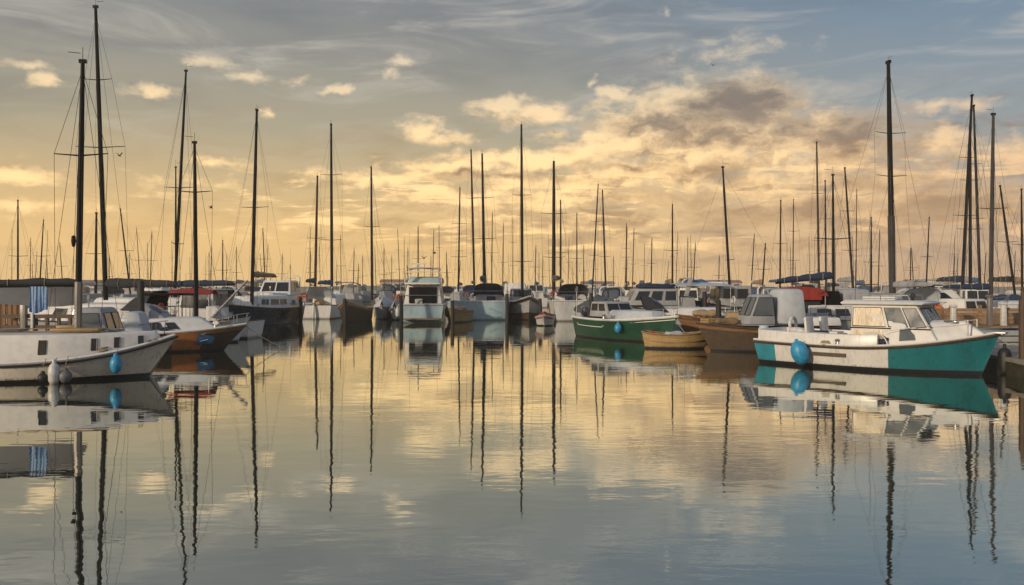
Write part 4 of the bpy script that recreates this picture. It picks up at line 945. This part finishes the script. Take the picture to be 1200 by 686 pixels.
def sideq(u, f, sd): return Vector(((x0 + bk_ * f) + (x1 - fr_ * f - x0 - bk_ * f) * u, sd * ((ww + (1.42 - ww) * u) / 2 - tp_ * f), a_ + (b_ - a_) * f))
for sd in (1, -1):
    for u0, u1 in ((.5, .74), (.77, .965)): B.pane([sideq(u0, .48, sd), sideq(u1, .48, sd), sideq(u1, .93, sd), sideq(u0, .93, sd)], w_, GLASSG, frame=BOOT)
    B.pane([sideq(.04, .12, sd), sideq(.42, .12, sd), sideq(.42, .4, sd), sideq(.04, .4, sd)], w_, CURTAIN, name='side_panel')
    dr = MB(); dr.tube([sideq(.0, .44, sd) + Vector((0, sd * .012, 0)), sideq(1., .44, sd) + Vector((0, sd * .012, 0))], .018, 5); dr.build('drip_rail', RUBBER, w_)
mb = MB(); mb.loft([[(-.55, .86, 1.80), (1.5, .70, 1.80), (1.5, -.70, 1.80), (-.55, -.86, 1.80)], [(-.6, .88, 1.85), (1.55, .72, 1.85), (1.55, -.72, 1.85), (-.6, -.88, 1.85)], [(-.5, .76, 1.93), (1.35, .60, 1.91), (1.35, -.60, 1.91), (-.5, -.76, 1.93)]])
roof = mb.build('roof', DECK, B.root, 35, .015)
mb = MB()
for sd in (1, -1): mb.tube([(-.4, sd * .6, 1.93), (-.4, sd * .62, 2.07), (1.1, sd * .54, 2.06), (1.15, sd * .52, 1.91)], .014, 6); mb.tube([(.4, sd * .58, 2.065), (.4, sd * .57, 1.92)], .012, 6)
mb.build('roof_rail', STEEL, roof)
mb = MB(); mb.box((.2, .1, 1.97), (.9, .6, .1)); mb.build('roof_hatch', DECK, roof, 35, .03)
mb = MB(); mb.tube([(.95, .3, 1.9), (.95, .3, 2.0)], .04, 6); mb.lathe([(.02, 0), (.07, .0), (.06, .1), (.01, .12)], (.95, .3, 2.0), 8); mb.build('search_light', PLASTIC, roof)
B.antenna((-.3, .5, 1.93), 2.6, .01); B.antenna((-.3, -.55, 1.93), 1.1, .008)
B.hood(-.62, .28, .70, .0, .0) if False else None
mb = MB(); mb.arch([[(x, -.84 - .26 * k2, .68 + .44 * math.sin(th) * k2 ** .3) for x, th in ((.35 + .42 * math.cos(tt), tt) for tt in (math.pi * j / 10 for j in range(11)))] for k2 in (.02, .4, .8)], .03); mb.build('wheel_arch', DECK, B.root, 60)
mb = MB()                                          # bow rail with a white stanchion
for sd in (1, -1):
    mb.tube([B.edge(.9, sd, 0, .06), B.edge(.9, sd, .5, .06)], .022, 6)
    mb.tube([B.edge(.9, sd, .49, .06), B.edge(.6, sd, .42, .06)], .007, 5)
mb.build('bow_stanchion', FWHITE, B.root)
mb = MB(); mb.box((3.06, 0, 1.11), (.5, .22, .05)); mb.tube([(3.22, -.1, 1.1), (3.22, .1, 1.1)], .05, 8); mb.build('bow_roller', STEEL, B.root, bevel=.01)
sl = MB(); y_ = B.half(B.t(-.9)) ; sl.loft([[B.edge(B.t(x), -1, -.22, -.0) + Vector((0, -.03, dz)) for dz in (-.045, .045)] + [B.edge(B.t(x), -1, -.22, .1) + Vector((0, 0, dz)) for dz in (.045, -.045)] for x in (-1.25, -.8, -.3)]); sl.build('side_vent', DKBROWN, B.root)
B.cleats((.12, .5, .9))
mb = MB()
for k2, (x, y) in enumerate(((-1.4, .5), (-1.4, -.5))): mb.box((x, y, .9), (.5, .5, .12)); mb.box((x - .24, y, 1.15), (.08, .5, .5), shift=(-.05, 0)); mb.box((x, y, .72), (.2, .2, .26))
mb.build('helm_seats', DECK, B.root, 35, .03); B.outboard(0, cowl=CLIGHT)
o = hang(B, -1.5, .42, g_ball(.245, 1.45), FBLUE, 'large sky blue fender hanging on the side of the teal bowed boat', out=.25, tilt=R(-16))
gear('rope_coil', g_coil(.2), ROPE, 'rope coil on the side deck of the teal bowed boat', 'rope', B.l2w((-.9, -1.02, .64)))
gear('fender', g_fender(.11, .5), FWHITE, 'white fender lying in the cockpit of the teal bowed boat', 'fender', B.l2w((-2.1, -.4, .98))).rotation_euler = (R(90), 0, .5)
gear('tarpaulin', g_bundle(1., .2, 41), CWHITE, 'white tarpaulin bundle lying in the cockpit of the teal bowed boat', 'tarpaulin', B.l2w((-2.2, .2, .68)), .4)

# ---------------------------------------------------------------- right quay and pier
mb = MB(); edge = [(12.15, 16.), (12.45, 18.6), (12.85, 20.6), (13.1, 22.4), (13.5, 25.2)]
pts_t = edge + [(60, 25.2), (60, 16.)]
mb.loft([[(x + (.0 if i < 5 else 0), y, -1.2) for i, (x, y) in enumerate(pts_t)], [(x, y, .34) for x, y in pts_t]]); qy = mb.build('quay', QUAY_SHADE, None, 20)
tag(qy, 'low concrete quay with face painted shadow dark at the right edge', 'quay')
mb = MB(); mb.loft([[(x - (.05 if i < 5 else 0), y, .344) for i, (x, y) in enumerate(pts_t)], [(x - (.05 if i < 5 else 0), y, .46) for i, (x, y) in enumerate(pts_t)]]); mb.build('quay_coping', CONC, qy, 20, .02)
o = gear('bollard', lambda mb: mb.lathe([(.14, 0), (.14, .03), (.09, .05), (.085, .24), (.14, .27), (.15, .33), (.1, .37), (.01, .38)], n=14), BOOT, 'black iron bollard on the quay beside the teal bow', 'bollard', (13.25, 20.75, .462))
rope('mooring_rope', [RB.l2w((2.7, .05, 1.1)), (13.22, 20.78, .74)], 'short mooring rope from the teal bow to the bollard', sag=.04)
gear('fender', g_fender(.16, .7), RUBBER, 'black quay fender hanging on the quay edge at the teal bow', 'fender', (12.93, 21.1, .33))
gear('dock_post', lambda mb: (mb.tube([(0, 0, 0), (.01, 0, .9), (.0, 0, 1.75)], [.075, .065, .05], 9), mb.tube([(0, 0, 0), (0, 0, 1.5)], .10, 9), mb.lathe([(.06, 0), (.07, .03), (.02, .09)], (0, 0, 1.73), 9)), DKWOOD, 'dark wooden post standing on the quay at the right edge', 'post', (13.0, 20.45, .462))
pw = thing('plank_walkway', 'raised plank walkway with boarded side behind the teal bow', 'walkway', (18.6, 26.9, 0))
mb = MB()
for q in range(28): mb.box((-4.3 + .33 * q, 0, .98), (.31, 1.8, .05))
mb.build('planks', WOOD, pw)
mb = MB()
for q in range(3): mb.box((.2, -.93, .40 + .2 * q), (9.2, .04, .16))
mb.build('side_boards', GREYG, pw)
for q in range(5):
    mb = MB(); mb.box((-4.2 + 2.1 * q, -.86, .2), (.14, .09, 1.5)); mb.build('pile', DKWOOD, pw)
wf = thing('board_fence', 'brown board fence on the walkway behind the teal bow', 'fence', (18.6, 27.55, 1.008))
mb = MB()
for q in range(4): mb.box((0, 0, .08 + .135 * q), (8.6, .03, .12))
mb.build('boards', WOOD, wf)
for q in range(6):
    mb = MB(); mb.box((-4.2 + 1.68 * q, .07, .33), (.09, .08, .66)); mb.build('post', WOOD, wf)
for i, (px, hh) in enumerate(((1117, .62), (1160, .95), (1176, .7))):
    gear('dock_pedestal', lambda mb: (mb.box((0, 0, hh / 2), (.16, .16, hh), top=(.85, .85)), mb.box((0, 0, hh + .03), (.2, .2, .08))), (FWHITE, MASTG, FWHITE)[i], ('low white pedestal at the left end of the plank walkway', 'tall grey pedestal on the plank walkway', 'white pedestal on the plank walkway between grey pedestal and dark post')[i], 'pedestal', ((px - 600) / 942 * 26.4, 26.4, 1.008), bevel=.02)

seed_ = 100
for B in BOATS:
    seed_ += 1
    if B.L < 5.4: continue
    dress(B, seed_, 6 if B in (RB, LB) else 4)
# mooring piles standing between the boats of the middle rows
for px, y, hh in ((404, 50.5, 1.5), (470, 49.0, 1.7), (530, 49.2, 1.4), (594, 50.5, 1.8), (633, 50.5, 1.5), (693, 43.0, 1.9), (826, 40.5, 2.0), (352, 51.5, 1.6), (842, 33.5, 1.7)):
    o = gear('mooring_pile', lambda mb: mb.tube([(0, 0, -1.5), (.02, 0, hh * .5), (-.01, 0, hh), (-.01, 0, hh + .05)], [.13, .12, .11, .07], 9), TARRED, 'slim black mooring pile standing in the water between the middle row boats', 'mooring pile', ((px - 600) / F * y, y, 0), 0, 'mooring piles between the middle row boats')
# slack bow lines down to the water
for nm, B, t0, side, dx in (('brown sailing boat', M1, .97, 1, (1.6, .9, 0)), ('green boat', MG, .97, -1, (.9, -1.2, 0))):
    a = B.l2w(B.edge(t0, side, .05, .05)); b = a + Vector(dx); b.z = -.1
    rope('mooring_rope', [a, b], 'slack mooring rope running from the bow of the ' + nm + ' into the water', r=.014, sag=.12)
rope('mooring_rope', [LB.l2w(LB.edge(.98, 1, .06, .0)), Vector((-13.8, 25.35, .6))], 'slack mooring rope from the cream sailing boat bow back to the pier', r=.014, sag=.2)
rope('mooring_rope', [RB.l2w(RB.edge(.04, 1, .1, .05)), Vector((13.3, 25.0, .46))], 'long mooring rope from the teal boat stern to the quay', r=.014, sag=.15)

# ---------------------------------------------------------------- further right, rear rows
EXTRA = []
def simple_boat(label, c, hdg, L, Bm, hullm, cover=None, kind='sail', group=None, deckm=DECK, rail=BOOT):
    B = Boat({'sail': 'sailing_boat', 'motor': 'motor_cruiser'}[kind], label, {'sail': 'sailing boat', 'motor': 'motor cruiser'}[kind], c, hdg, L, Bm, 1.05, 1.3, 1.0, group=group)
    B.hull(hullm, ns=12); B.deck(deckm, ns=8); B.rail(rail, .035, ns=10, n=4); return B
B = simple_boat('big sailing boat carrying the thick tall mast above the teal boat cabin', (18.4, 41.), R(100), 10., 3.1, GREYG)
B.trunk(-2.6, 3., 1.95, DECKG, .45); place_mast(B, 1046, 352, (1041, 73), 40., .15, MAST, ((.52, .9), (.70, .9)), wire=.008, low=(4.2, MASTD)); B.halyards(6, .007); B.boom(2.3, 3.0, MAST, CGREY, .16); B.hood(-3.6, -2.6, 1.5, 2., .7, CLIGHT); B.pulpit(); B.pulpit(False); B.lifelines()
B = simple_boat('boat with a wide white awning right of the thick tall mast', (22.2, 44.), R(80), 8., 3., WHITE, kind='motor')
B.trunk(-1, 3, 1.7, DECK, .4); B.house(-3.6, 1.6, 1.35, 2.2, 2.8, CWHITE, .9, .5, .7, 'awning', .1); B.arch(-2.5, 1., 2.3, 2.6); B.outboard()
B = simple_boat('pale boat with orange deck gear between white awning and walkway', (20.2, 36.2), R(20), 6., 2.2, PALE, kind='motor')
B.house(-.6, 1.1, 1., 1.75, 1.5, DECK, .4, .05, .1); w_ = [c2 for c2 in B.root.children if c2.name.startswith('wheelhouse')][0]; B.house_windows(w_, .4, .85); B.pulpit()
gear('float', g_ball(.2), FORANGE, 'orange ball float on the stern deck of the pale boat', 'float', B.l2w((-1.6, -.3, 1.25))); gear('net_bundle', g_bundle(1.2, .22, 51), CTAN, 'tan net bundle on the stern deck of the pale boat', 'bundle', B.l2w((-1.8, .3, 1.02)), .3); gear('float', g_ball(.16), FRED, 'red ball float on the stern deck of the pale boat', 'float', B.l2w((-1.2, -.5, 1.2)))
B = simple_boat('blue hulled boat behind the plank walkway at the right', (24.3, 39.), R(4), 6., 2.3, CBLUE); B.trunk(-1.6, 1.9, 1.6, DECK, .4); place_mast(B, 1161, 356, (1164, 134), 37.8, .105, MASTD, ((.50, 1.1),), plane=True, span=1.2); B.halyards(4); B.boom(2.2, 2.4, MASTG, CNAVY, .15); B.pulpit()
B = simple_boat('boat under a dark cover with a red canopy at the right edge', (25.2, 34.), R(175), 5.6, 2.2, BLACKHULL, kind='motor'); B.tarp(-2.5, 2.6, .55, CDARK, .04, seed=9)
B.bimini(-1.8, 1.2, 2.0, 1.9, CRED, drop=.3)
for i, (c, ms, r, lb, hm, cv) in enumerate((
    ((29.2, 52.), ((1127, 355), (1139, 112)), .12, 'sailing boat at the right whose mast leans right and tops the cluster', WHITE, CNAVY),
    ((31.6, 55.), ((1137, 355), (1137, 150)), .12, 'sailing boat at the right with a dark upright mast in the cluster', GREYG, CGREY),
    ((36.6, 62.), ((1149, 352), (1141, 124)), .12, 'sailing boat at the right whose mast leans left in the cluster', WHITE, CBLUE),
    ((33.9, 54.), ((1190, 350), (1172, 218)), .09, 'sailing boat at the right edge with a strongly leaning mast', CREAM, CDARK),
    ((37.6, 59.), ((1198, 352), (1197, 222)), .09, 'sailing boat at the far right edge with a short upright mast', WHITE, CTAN))):
    B = simple_boat(lb, c, R((-88, -94, -86, -92, -90)[i]), 8.4, 2.3, hm); B.trunk(-2, 2.4, 1.75, DECK, .4)
    place_mast(B, ms[0][0], ms[0][1], ms[1], c[1], r, MAST, ((.42, 1.2), (.7, .9)) if i < 3 else ((.5, 1.),), wire=.008); B.halyards(3, .007); B.boom(2.7, 3., MAST, cv, .2)

# small boats crowded into the gaps, most of them under covers
for i, (px, y, hm, cv, kind, lb) in enumerate((
    (884, 51, WHITE, CNAVY, 'tarp', 'white boat under a navy cover crowded in behind the canvas covered boat'), (912, 57, GREYG, CGREY, 'hood', 'grey boat with a grey hood behind the navy boom cover'),
    (935, 48, NAVY, CDARK, 'tarp', 'navy boat under a black cover behind the sloop with red canopy'), (992, 52, WHITE, CTAN, 'house', 'white boat with small wheelhouse and tan cover behind the teal boat cabin'),
    (1018, 57, CREAM, CGREY, 'tarp', 'cream boat under a grey cover left of the thick tall mast'), (1108, 52, GREYG, CWHITE, 'hood', 'grey boat with a white hood right of the white awning'),
    (1098, 39.5, WHITE, CDARK, 'tarp', 'white boat under a black cover in front of the white awning'), (1142, 46, WHITE, CLIGHT, 'house', 'white boat with small wheelhouse behind the walkway fence'),
    (1186, 46, GREYG, CNAVY, 'tarp', 'grey boat under a navy cover near the right edge'), (722, 51, GREYG, CDARK, 'hood', 'grey boat with a black hood behind the slate covered boat'),
    (752, 53, WHITE, CTAN, 'tarp', 'white boat under a tan cover behind the grey cabin cruiser'), (806, 53, BLACKHULL, CGREY, 'house', 'black boat with small wheelhouse behind the long canvas roof'),
    (834, 54, WHITE, CBLUE, 'tarp', 'white boat under a blue cover left of the plain grey wheelhouse'), (62, 43, WHITE, CDARK, 'tarp', 'white boat under a black cover behind the striped towel'),
    (96, 46, CBLUE, CGREY, 'hood', 'blue boat with a grey hood left of the tallest mast'), (20, 40, GREYG, CTAN, 'tarp', 'grey boat under a tan cover behind the plank fence'),
    (186, 47, DKBROWN, CNAVY, 'house', 'brown boat with small wheelhouse behind the black mooring pile'), (250, 45, WHITE, CTAN, 'tarp', 'white boat under a tan cover behind the red canopy'),
    (282, 58, GREYG, CDARK, 'hood', 'grey boat with a black hood left of the white cabin cruiser'), (672, 66, NAVY, CGREY, 'hood', 'navy boat with a grey hood right of the broad white stern'))):
    x = (px - 600) / F * y
    B = Boat('motor_boat', lb, 'motorboat', (x, y), R((90, -90, 80, -100)[i % 4]), 5.6, 1.9, .9, 1.15, .86, group='small boats crowded in the rows')
    B.hull(hm, ((.2, hm), (.3, DKBROWN)) if i % 3 == 0 else (), ns=12); B.deck(DECKG, ns=8); B.rail((RUBBER, TEAK, DECK)[i % 3], .04, ns=10, n=5)
    if kind == 'tarp': B.tarp(-2.5, 2.5, .95 + .1 * (i % 4), cv, .05, .14, seed=i + 20)
    elif kind == 'hood': B.trunk(-.8, 2., 1.5, DECK, .3); B.hood(-1.6, -.5, 1.05, 1.5, 1.15, cv); B.arch(-1.9, .95, 2.3, 1.7)
    else: B.house(-1., .7, .9, 2.2, 1.4, (GREYG, DECK, CREAM)[i % 3], .3, .05, .1); w_ = [c2 for c2 in B.root.children if c2.name.startswith('wheelhouse')][0]; B.house_windows(w_, .5, .88, ((.1, .9),), GLASS, True, True); B.tarp(.8, 2.6, .4, cv, .04, seed=i)
    B.outboard(cowl=(PLASTIC, DECK, GREYG)[i % 3]); dress(B, 300 + i, 3); USED0 = (x, y)
    EXTRA.append((x, y))

# masts that can be told apart in the rows behind: (top x, top y, foot x, distance, radius, hull, cover)
ROWS = [(21,235,21,60,.11),(51,258,46,66,.09),(113,250,112,52,.14),(141,245,153,62,.10),(178,272,176,80,.08),(261,282,261,72,.10),(308,268,311,84,.10),(331,298,330,98,.08),
 (490,266,490,88,.11),(539,220,537,72,.12),(552,176,556,70,.15),(577,250,576,84,.09),(657,235,657,70,.13),(676,250,676,86,.11),(701,216,694,74,.11),(706,223,710,70,.13),
 (734,262,734,90,.10),(743,268,741,104,.10),(764,280,763,96,.12),(788,240,788,66,.12),(815,285,812,84,.09),(843,300,842,96,.09),(884,275,880,88,.10),(897,286,893,70,.12),(915,235,914,62,.12),(930,234,929,76,.09),
 (957,167,960,64,.14),(967,212,968,74,.14),(990,197,1000,58,.13),(1021,255,1021,70,.12),(1031,270,1029,86,.09),(1089,255,1085,76,.11),(1067,292,1067,92,.1),(1004,222,1003,82,.08),
 (478,290,478,104,.08),(505,300,505,112,.08),(523,296,524,98,.09),(590,262,589,100,.09),(601,255,601,110,.08),(628,288,627,92,.09),(636,300,636,118,.08),(684,288,684,112,.09),(719,300,719,118,.08),
 (277,290,277,92,.08),(245,296,245,104,.08),(160,268,165,88,.07),(128,300,128,92,.08),(70,285,74,86,.08),(340,310,341,118,.08),(415,292,414,86,.08),(399,276,400,108,.08),(450,290,450,92,.07),(459,300,459,116,.07),(425,300,425,112,.08)]
USED = []
def free(x, y, w=2.6, l=9.5):
    for a, b in USED:
        if abs(a - x) < w and abs(b - y) < l: return False
    return True
BUSY = [(-16.2, 39.5), (-13.9, 48.2), (-17.1, 58.6), (-13.5, 60.6), (-17.2, 70), (-10.5, 54), (-9.2, 58.5), (-7.7, 56.6), (-5.85, 54.6), (-1.55, 59), (.85, 58), (4, 57.2), (8.3, 43.8), (5, 45.6), (12.9, 45.6), (18.4, 41), (22.2, 44), (24.3, 39), (29.2, 52), (31.6, 55), (36.6, 62), (33.9, 54), (37.6, 59)]
USED += BUSY + EXTRA
HM = [WHITE, WHITE, GREYG, GREYG, CREAM, NAVY, PALE, CBLUE, BLACKHULL, DKBROWN]
CV = [CNAVY, CDARK, CGREY, CBLUE, CTAN, CWHITE, CLIGHT]
NAMES = {WHITE: 'white', GREYG: 'grey', CREAM: 'cream', NAVY: 'navy', PALE: 'pale blue', CBLUE: 'blue', BLACKHULL: 'black', DKBROWN: 'brown', CNAVY: 'navy', CDARK: 'black', CGREY: 'grey', CTAN: 'tan', CWHITE: 'white', CLIGHT: 'pale grey', CRED: 'red'}
def far_sail(tx, ty, bx, y, r, group, label, detail):
    for dy in (0, 5, -5, 9, -9, 13, 18, 23, 28, 34, 40):
        yy = y + dy; x = (bx - 600) / F * yy
        if free(x, yy) and yy > 50: break
    else: return None
    USED.append((x, yy)); hd = R(rnd.choice((90, -90)) + rnd.uniform(-5, 5)); L = rnd.uniform(7.2, 9.2); k = .70 * (r * yy / max(y, 1) if dy > 0 else r)
    B = Boat('sailing_boat', label, 'sailing boat', (x - .6 * math.cos(hd), yy - .6 * math.sin(hd)), hd, L, rnd.uniform(2.1, 2.5), rnd.uniform(.9, 1.1), rnd.uniform(1.15, 1.35), group=group)
    hm, cv = rnd.choice(HM), rnd.choice(CV); boomed = rnd.random() < .85
    if label is None:
        reg = ('far left', 'left', 'centre-left', 'centre', 'centre-right', 'right', 'far right')[min(6, max(0, int(bx // 171.5)))]
        B.root['label'] = 'rear sailing boat, ' + ('tall ' if ty < 235 else 'short ' if ty > 280 else '') + (detail if 'mast' in detail else 'upright mast') + ', ' + NAMES[hm] + ' hull' + (' and ' + NAMES[cv] + ' boom cover' if boomed else ', bare boom') + ', ' + reg
    B.hull(hm, ns=9); B.deck(DECK, ns=6); B.trunk(-2, 2.4, rnd.uniform(1.6, 1.85), rnd.choice((DECK, DECKG, DECKG, CREAM)), .38, ns=3, bev=0)
    top = at(tx, ty, yy); B.mast(.6, 1.6, top, k, rnd.choice((MAST, MAST, MASTB)), ((rnd.uniform(.4, .55), 1.0),) if top.z < 11 else ((.35, 1.), (.66, .9)), yy < 125, .006 if yy < 90 else .007, light=False)
    B.boom(rnd.uniform(2.3, 2.8), 3., MAST, cv if boomed else None, rnd.uniform(.14, .24), 0, -1)
    if rnd.random() < .6: B.hood(-3., -2., 1.45, 1.7, rnd.uniform(.6, 1.), rnd.choice(CV))
    if rnd.random() < .5: B.pulpit(h=.6); B.pulpit(False, .6)
    if yy < 75: dress(B, int(x * 7 + yy), 2)
    return B
POSW = ['left', 'middle', 'right']
for tx, ty, bx, y, r in ROWS:
    lean = 'upright' if abs(tx - bx) < 3 else ('mast leaning right' if tx > bx else 'mast leaning left')
    far_sail(tx, ty, bx, y, r, 'sailing boats in the rear rows', None, lean)
r2 = random.Random(5)
for i in range(58):
    px = r2.choice((r2.uniform(0, 420), r2.uniform(420, 820), r2.uniform(820, 1200))); y = r2.uniform(96, 185)
    far_sail(px + r2.uniform(-3, 3), r2.uniform(262, 312), px, y, r2.uniform(.07, .11), 'distant sailing boats', 'distant sailing boat, only its thin mast showing faintly over the nearer boats', False)
# motor boats between them
r3 = random.Random(8); n = 0
for i in range(60):
    px = r3.uniform(10, 1190); y = r3.uniform(62, 120); x = (px - 600) / F * y
    if not free(x, y, 2.9, 9): continue
    USED.append((x, y)); n += 1
    B = Boat('motor_cruiser', 'white cabin cruiser in the rear rows, roof and windscreen just showing', 'motor cruiser', (x, y), R(r3.choice((90, -90)) + r3.uniform(-6, 6)), 7.4, 2.6, 1.1, 1.4, group='cabin cruisers in the rear rows')
    B.hull(r3.choice(HM[:7]), ns=9); B.deck(DECK, ns=6); B.trunk(-1.5, 2.8, 1.75, DECK, .3, ns=3, bev=0); B.house(-2.2, .9, 1.3, r3.uniform(2.3, 2.9), 2.1, r3.choice((DECK, DECKG, GREYG, CREAM)), .7, .1, .15, bev=.05)
    w_ = [c2 for c2 in B.root.children if c2.name.startswith('wheelhouse')][0]; B.house_windows(w_, .35, .85, ((.08, .5), (.55, .9)))
    if r3.random() < .6: B.arch(-2.2, 1.5, r3.uniform(2.8, 3.2), 2.2)
    if r3.random() < .5: B.bimini(-3.4, -1.6, r3.uniform(2.5, 2.9), 2.2, r3.choice(CV), drop=.15)
    B.antenna((-1.5, .6, 2.4), r3.uniform(1.5, 3.))
    if n >= 30: break

# ---------------------------------------------------------------- far shore
mb = MB(); top = []; r4 = random.Random(3)
g = []
for i in range(60):
    x = -560 + 1120 * i / 59; hh = 1.6 + 1.2 * noise.noise(Vector((i * .21, 0, 3)))
    g.append([(x, 330, -1), (x, 333, hh * .7), (x, 345, hh), (x, 420, hh + .6), (x, 440, -1)])
mb.sheet(g, .1); o = mb.build('shore', CONC, None, 60); o['kind'] = 'structure'
def building(x, y, w, d, hgt, m, label, roofh=1.2, nw=4):
    t = thing('warehouse', label, 'building', (x, y, 1.6))
    mb = MB(); mb.box((0, 0, hgt / 2), (w, d, hgt)); mb.build('wall', m, t)
    mb = MB(); mb.loft([[(-w / 2 - .3, -d / 2 - .3, hgt + .01), (-w / 2 - .3, 0, hgt + roofh), (-w / 2 - .3, d / 2 + .3, hgt + .01)], [(w / 2 + .3, -d / 2 - .3, hgt + .01), (w / 2 + .3, 0, hgt + roofh), (w / 2 + .3, d / 2 + .3, hgt + .01)]]); mb.build('roof', TILE, t, 20)
    for q in range(nw):
        mb = MB(); mb.box((-w / 2 + w * (q + .5) / nw, -d / 2 - .02, hgt * .55), (w / nw * .45, .08, hgt * .35)); mb.build('window', GLASS, t)
for px, y, w, d, hgt, m, lb in ((462, 346, 11, 8, 2.6, WALLM, 'low beige harbour building with tiled roof on the far shore, left of the motor yacht'), (268, 350, 24, 8, 1.9, WALLM, 'long low warehouse on the far shore behind the red canopy'),
    (700, 352, 14, 8, 1.8, WALLW, 'pale low shed on the far shore behind the green boat'), (840, 356, 20, 9, 2.4, WALLM, 'beige shed on the far shore behind the grey fishing boat'), (95, 350, 18, 8, 2.4, WALLW, 'white low building on the far shore at the left'), (1090, 352, 22, 8, 2.6, WALLW, 'white low building on the far shore behind the awning')):
    building((px - 600) / F * y, y, w, d, hgt, m, lb)
def shrub(px, y, hgt, lb, seed):
    rr = random.Random(seed); t = thing('tree', lb, 'tree', ((px - 600) / F * y, y, 1.8))
    mb = MB(); mb.tube([(0, 0, -.2), (.1, 0, hgt * .35), (0, .1, hgt * .7)], [.22, .16, .06], 6)
    for q in range(4): mb.tube([(0, 0, hgt * .35), (rr.uniform(-1, 1) * hgt * .25, rr.uniform(-1, 1) * hgt * .25, hgt * .75)], [.1, .04], 5)
    mb.build('trunk', DKWOOD, t); mb = MB()
    for q in range(260):
        a = rr.uniform(0, 6.3); u = rr.random(); rad = hgt * .42 * (rr.random() ** .4) * (1 - .5 * abs(u - .4)); p = Vector((rad * math.cos(a), rad * math.sin(a), hgt * (.38 + .62 * u)))
        n_ = Vector((rr.uniform(-1, 1), rr.uniform(-1, 1), rr.uniform(-1, 1))).normalized(); e = n_.orthogonal().normalized() * hgt * .06; f_ = n_.cross(e)
        mb.face(mb.ring([p - e - f_, p + e - f_ * .6, p + e * .8 + f_, p - e * .7 + f_]))
    mb.build('crown', TREE, t, 0)
for i, (px, hg) in enumerate(((300, 3.2), (330, 2.6), (505, 4.5), (516, 4.2), (592, 2.8), (735, 2.8), (752, 3.2), (1010, 3.4), (1055, 3.0), (1140, 3.3), (20, 3.2), (150, 2.8))):
    shrub(px, 360 + 5 * (i % 3), hg, 'low tree on the far shore standing as a small smudge over the boats', i)
for o in [o for o in bpy.data.objects if o.name.startswith('tree') and o.parent is None]: o['group'] = 'trees on the far shore'

# ---------------------------------------------------------------- plant on deck, birds
rr = random.Random(2); mb = MB(); mb.lathe([(.1, 0), (.16, .28), (.18, .3), (.14, .29), (.1, .06)], n=12); mb.build('pot', TERRA, pot)
mb = MB()
for q in range(150):
    a = rr.uniform(0, 6.3); rad = .3 * rr.random() ** .5; p = Vector((rad * math.cos(a), rad * math.sin(a), .3 + .42 * rr.random())); e = Vector((rr.uniform(-1, 1), rr.uniform(-1, 1), rr.uniform(-1, 1))).normalized() * .05; f_ = e.orthogonal().normalized() * .03
    mb.face(mb.ring([p - e, p + f_, p + e, p - f_]))
mb.build('foliage', LEAF, pot, 0); mb = MB()
for q in range(22): mb.lathe([(.005, -.03), (.04, 0), (.005, .03)], (rr.uniform(-.28, .28), rr.uniform(-.28, .28), rr.uniform(.4, .76)), 6)
mb.build('flowers', FRED, pot)
def bird(px, py, y, lb, bank=.3, k=1., rz=0.):
    t = thing('bird', lb, 'bird', at(px, py, y), rz); t.scale = (k, k, k)
    mb = MB(); mb.lathe([(.01, -.22), (.03, -.16), (.055, -.02), (.06, .06), (.04, .14), (.045, .18), (.03, .22), (.008, .27)], n=8, axis='x'); mb.sheet([[(-.34, -.07, 0), (-.34, .07, 0)], [(-.18, -.025, 0), (-.18, .025, 0)]], .01)
    for sd in (1, -1):
        mb.sheet([[(.1, 0, .02), (-.06, 0, .02)], [(.14, sd * .25, .12 + bank * .1), (-.05, sd * .25, .11 + bank * .1)], [(.04, sd * .48, .1 + bank * .25), (-.08, sd * .47, .1 + bank * .25)], [(-.1, sd * .68, .02 + bank * .3), (-.13, sd * .67, .02 + bank * .3)]], .012)
    mb.build('body', BIRD, t, 50)
bird(247, 244, 62, 'tiny dark gull gliding left of the leaning dark mast', .8, .6, .7); bird(140, 183, 40, 'small dark bird flying beside the tallest mast on the left', 1.2, .4, 1.2)
bird(836, 77, 90, 'tiny bird high up left of the large cloud', .9, .6, 2.); bird(509, 297, 90, 'tiny dark bird over the tall motor yacht', .3, .9, .3); bird(497, 303, 96, 'tiny dark bird just left above the motor yacht roof', .9, .9, 2.4)
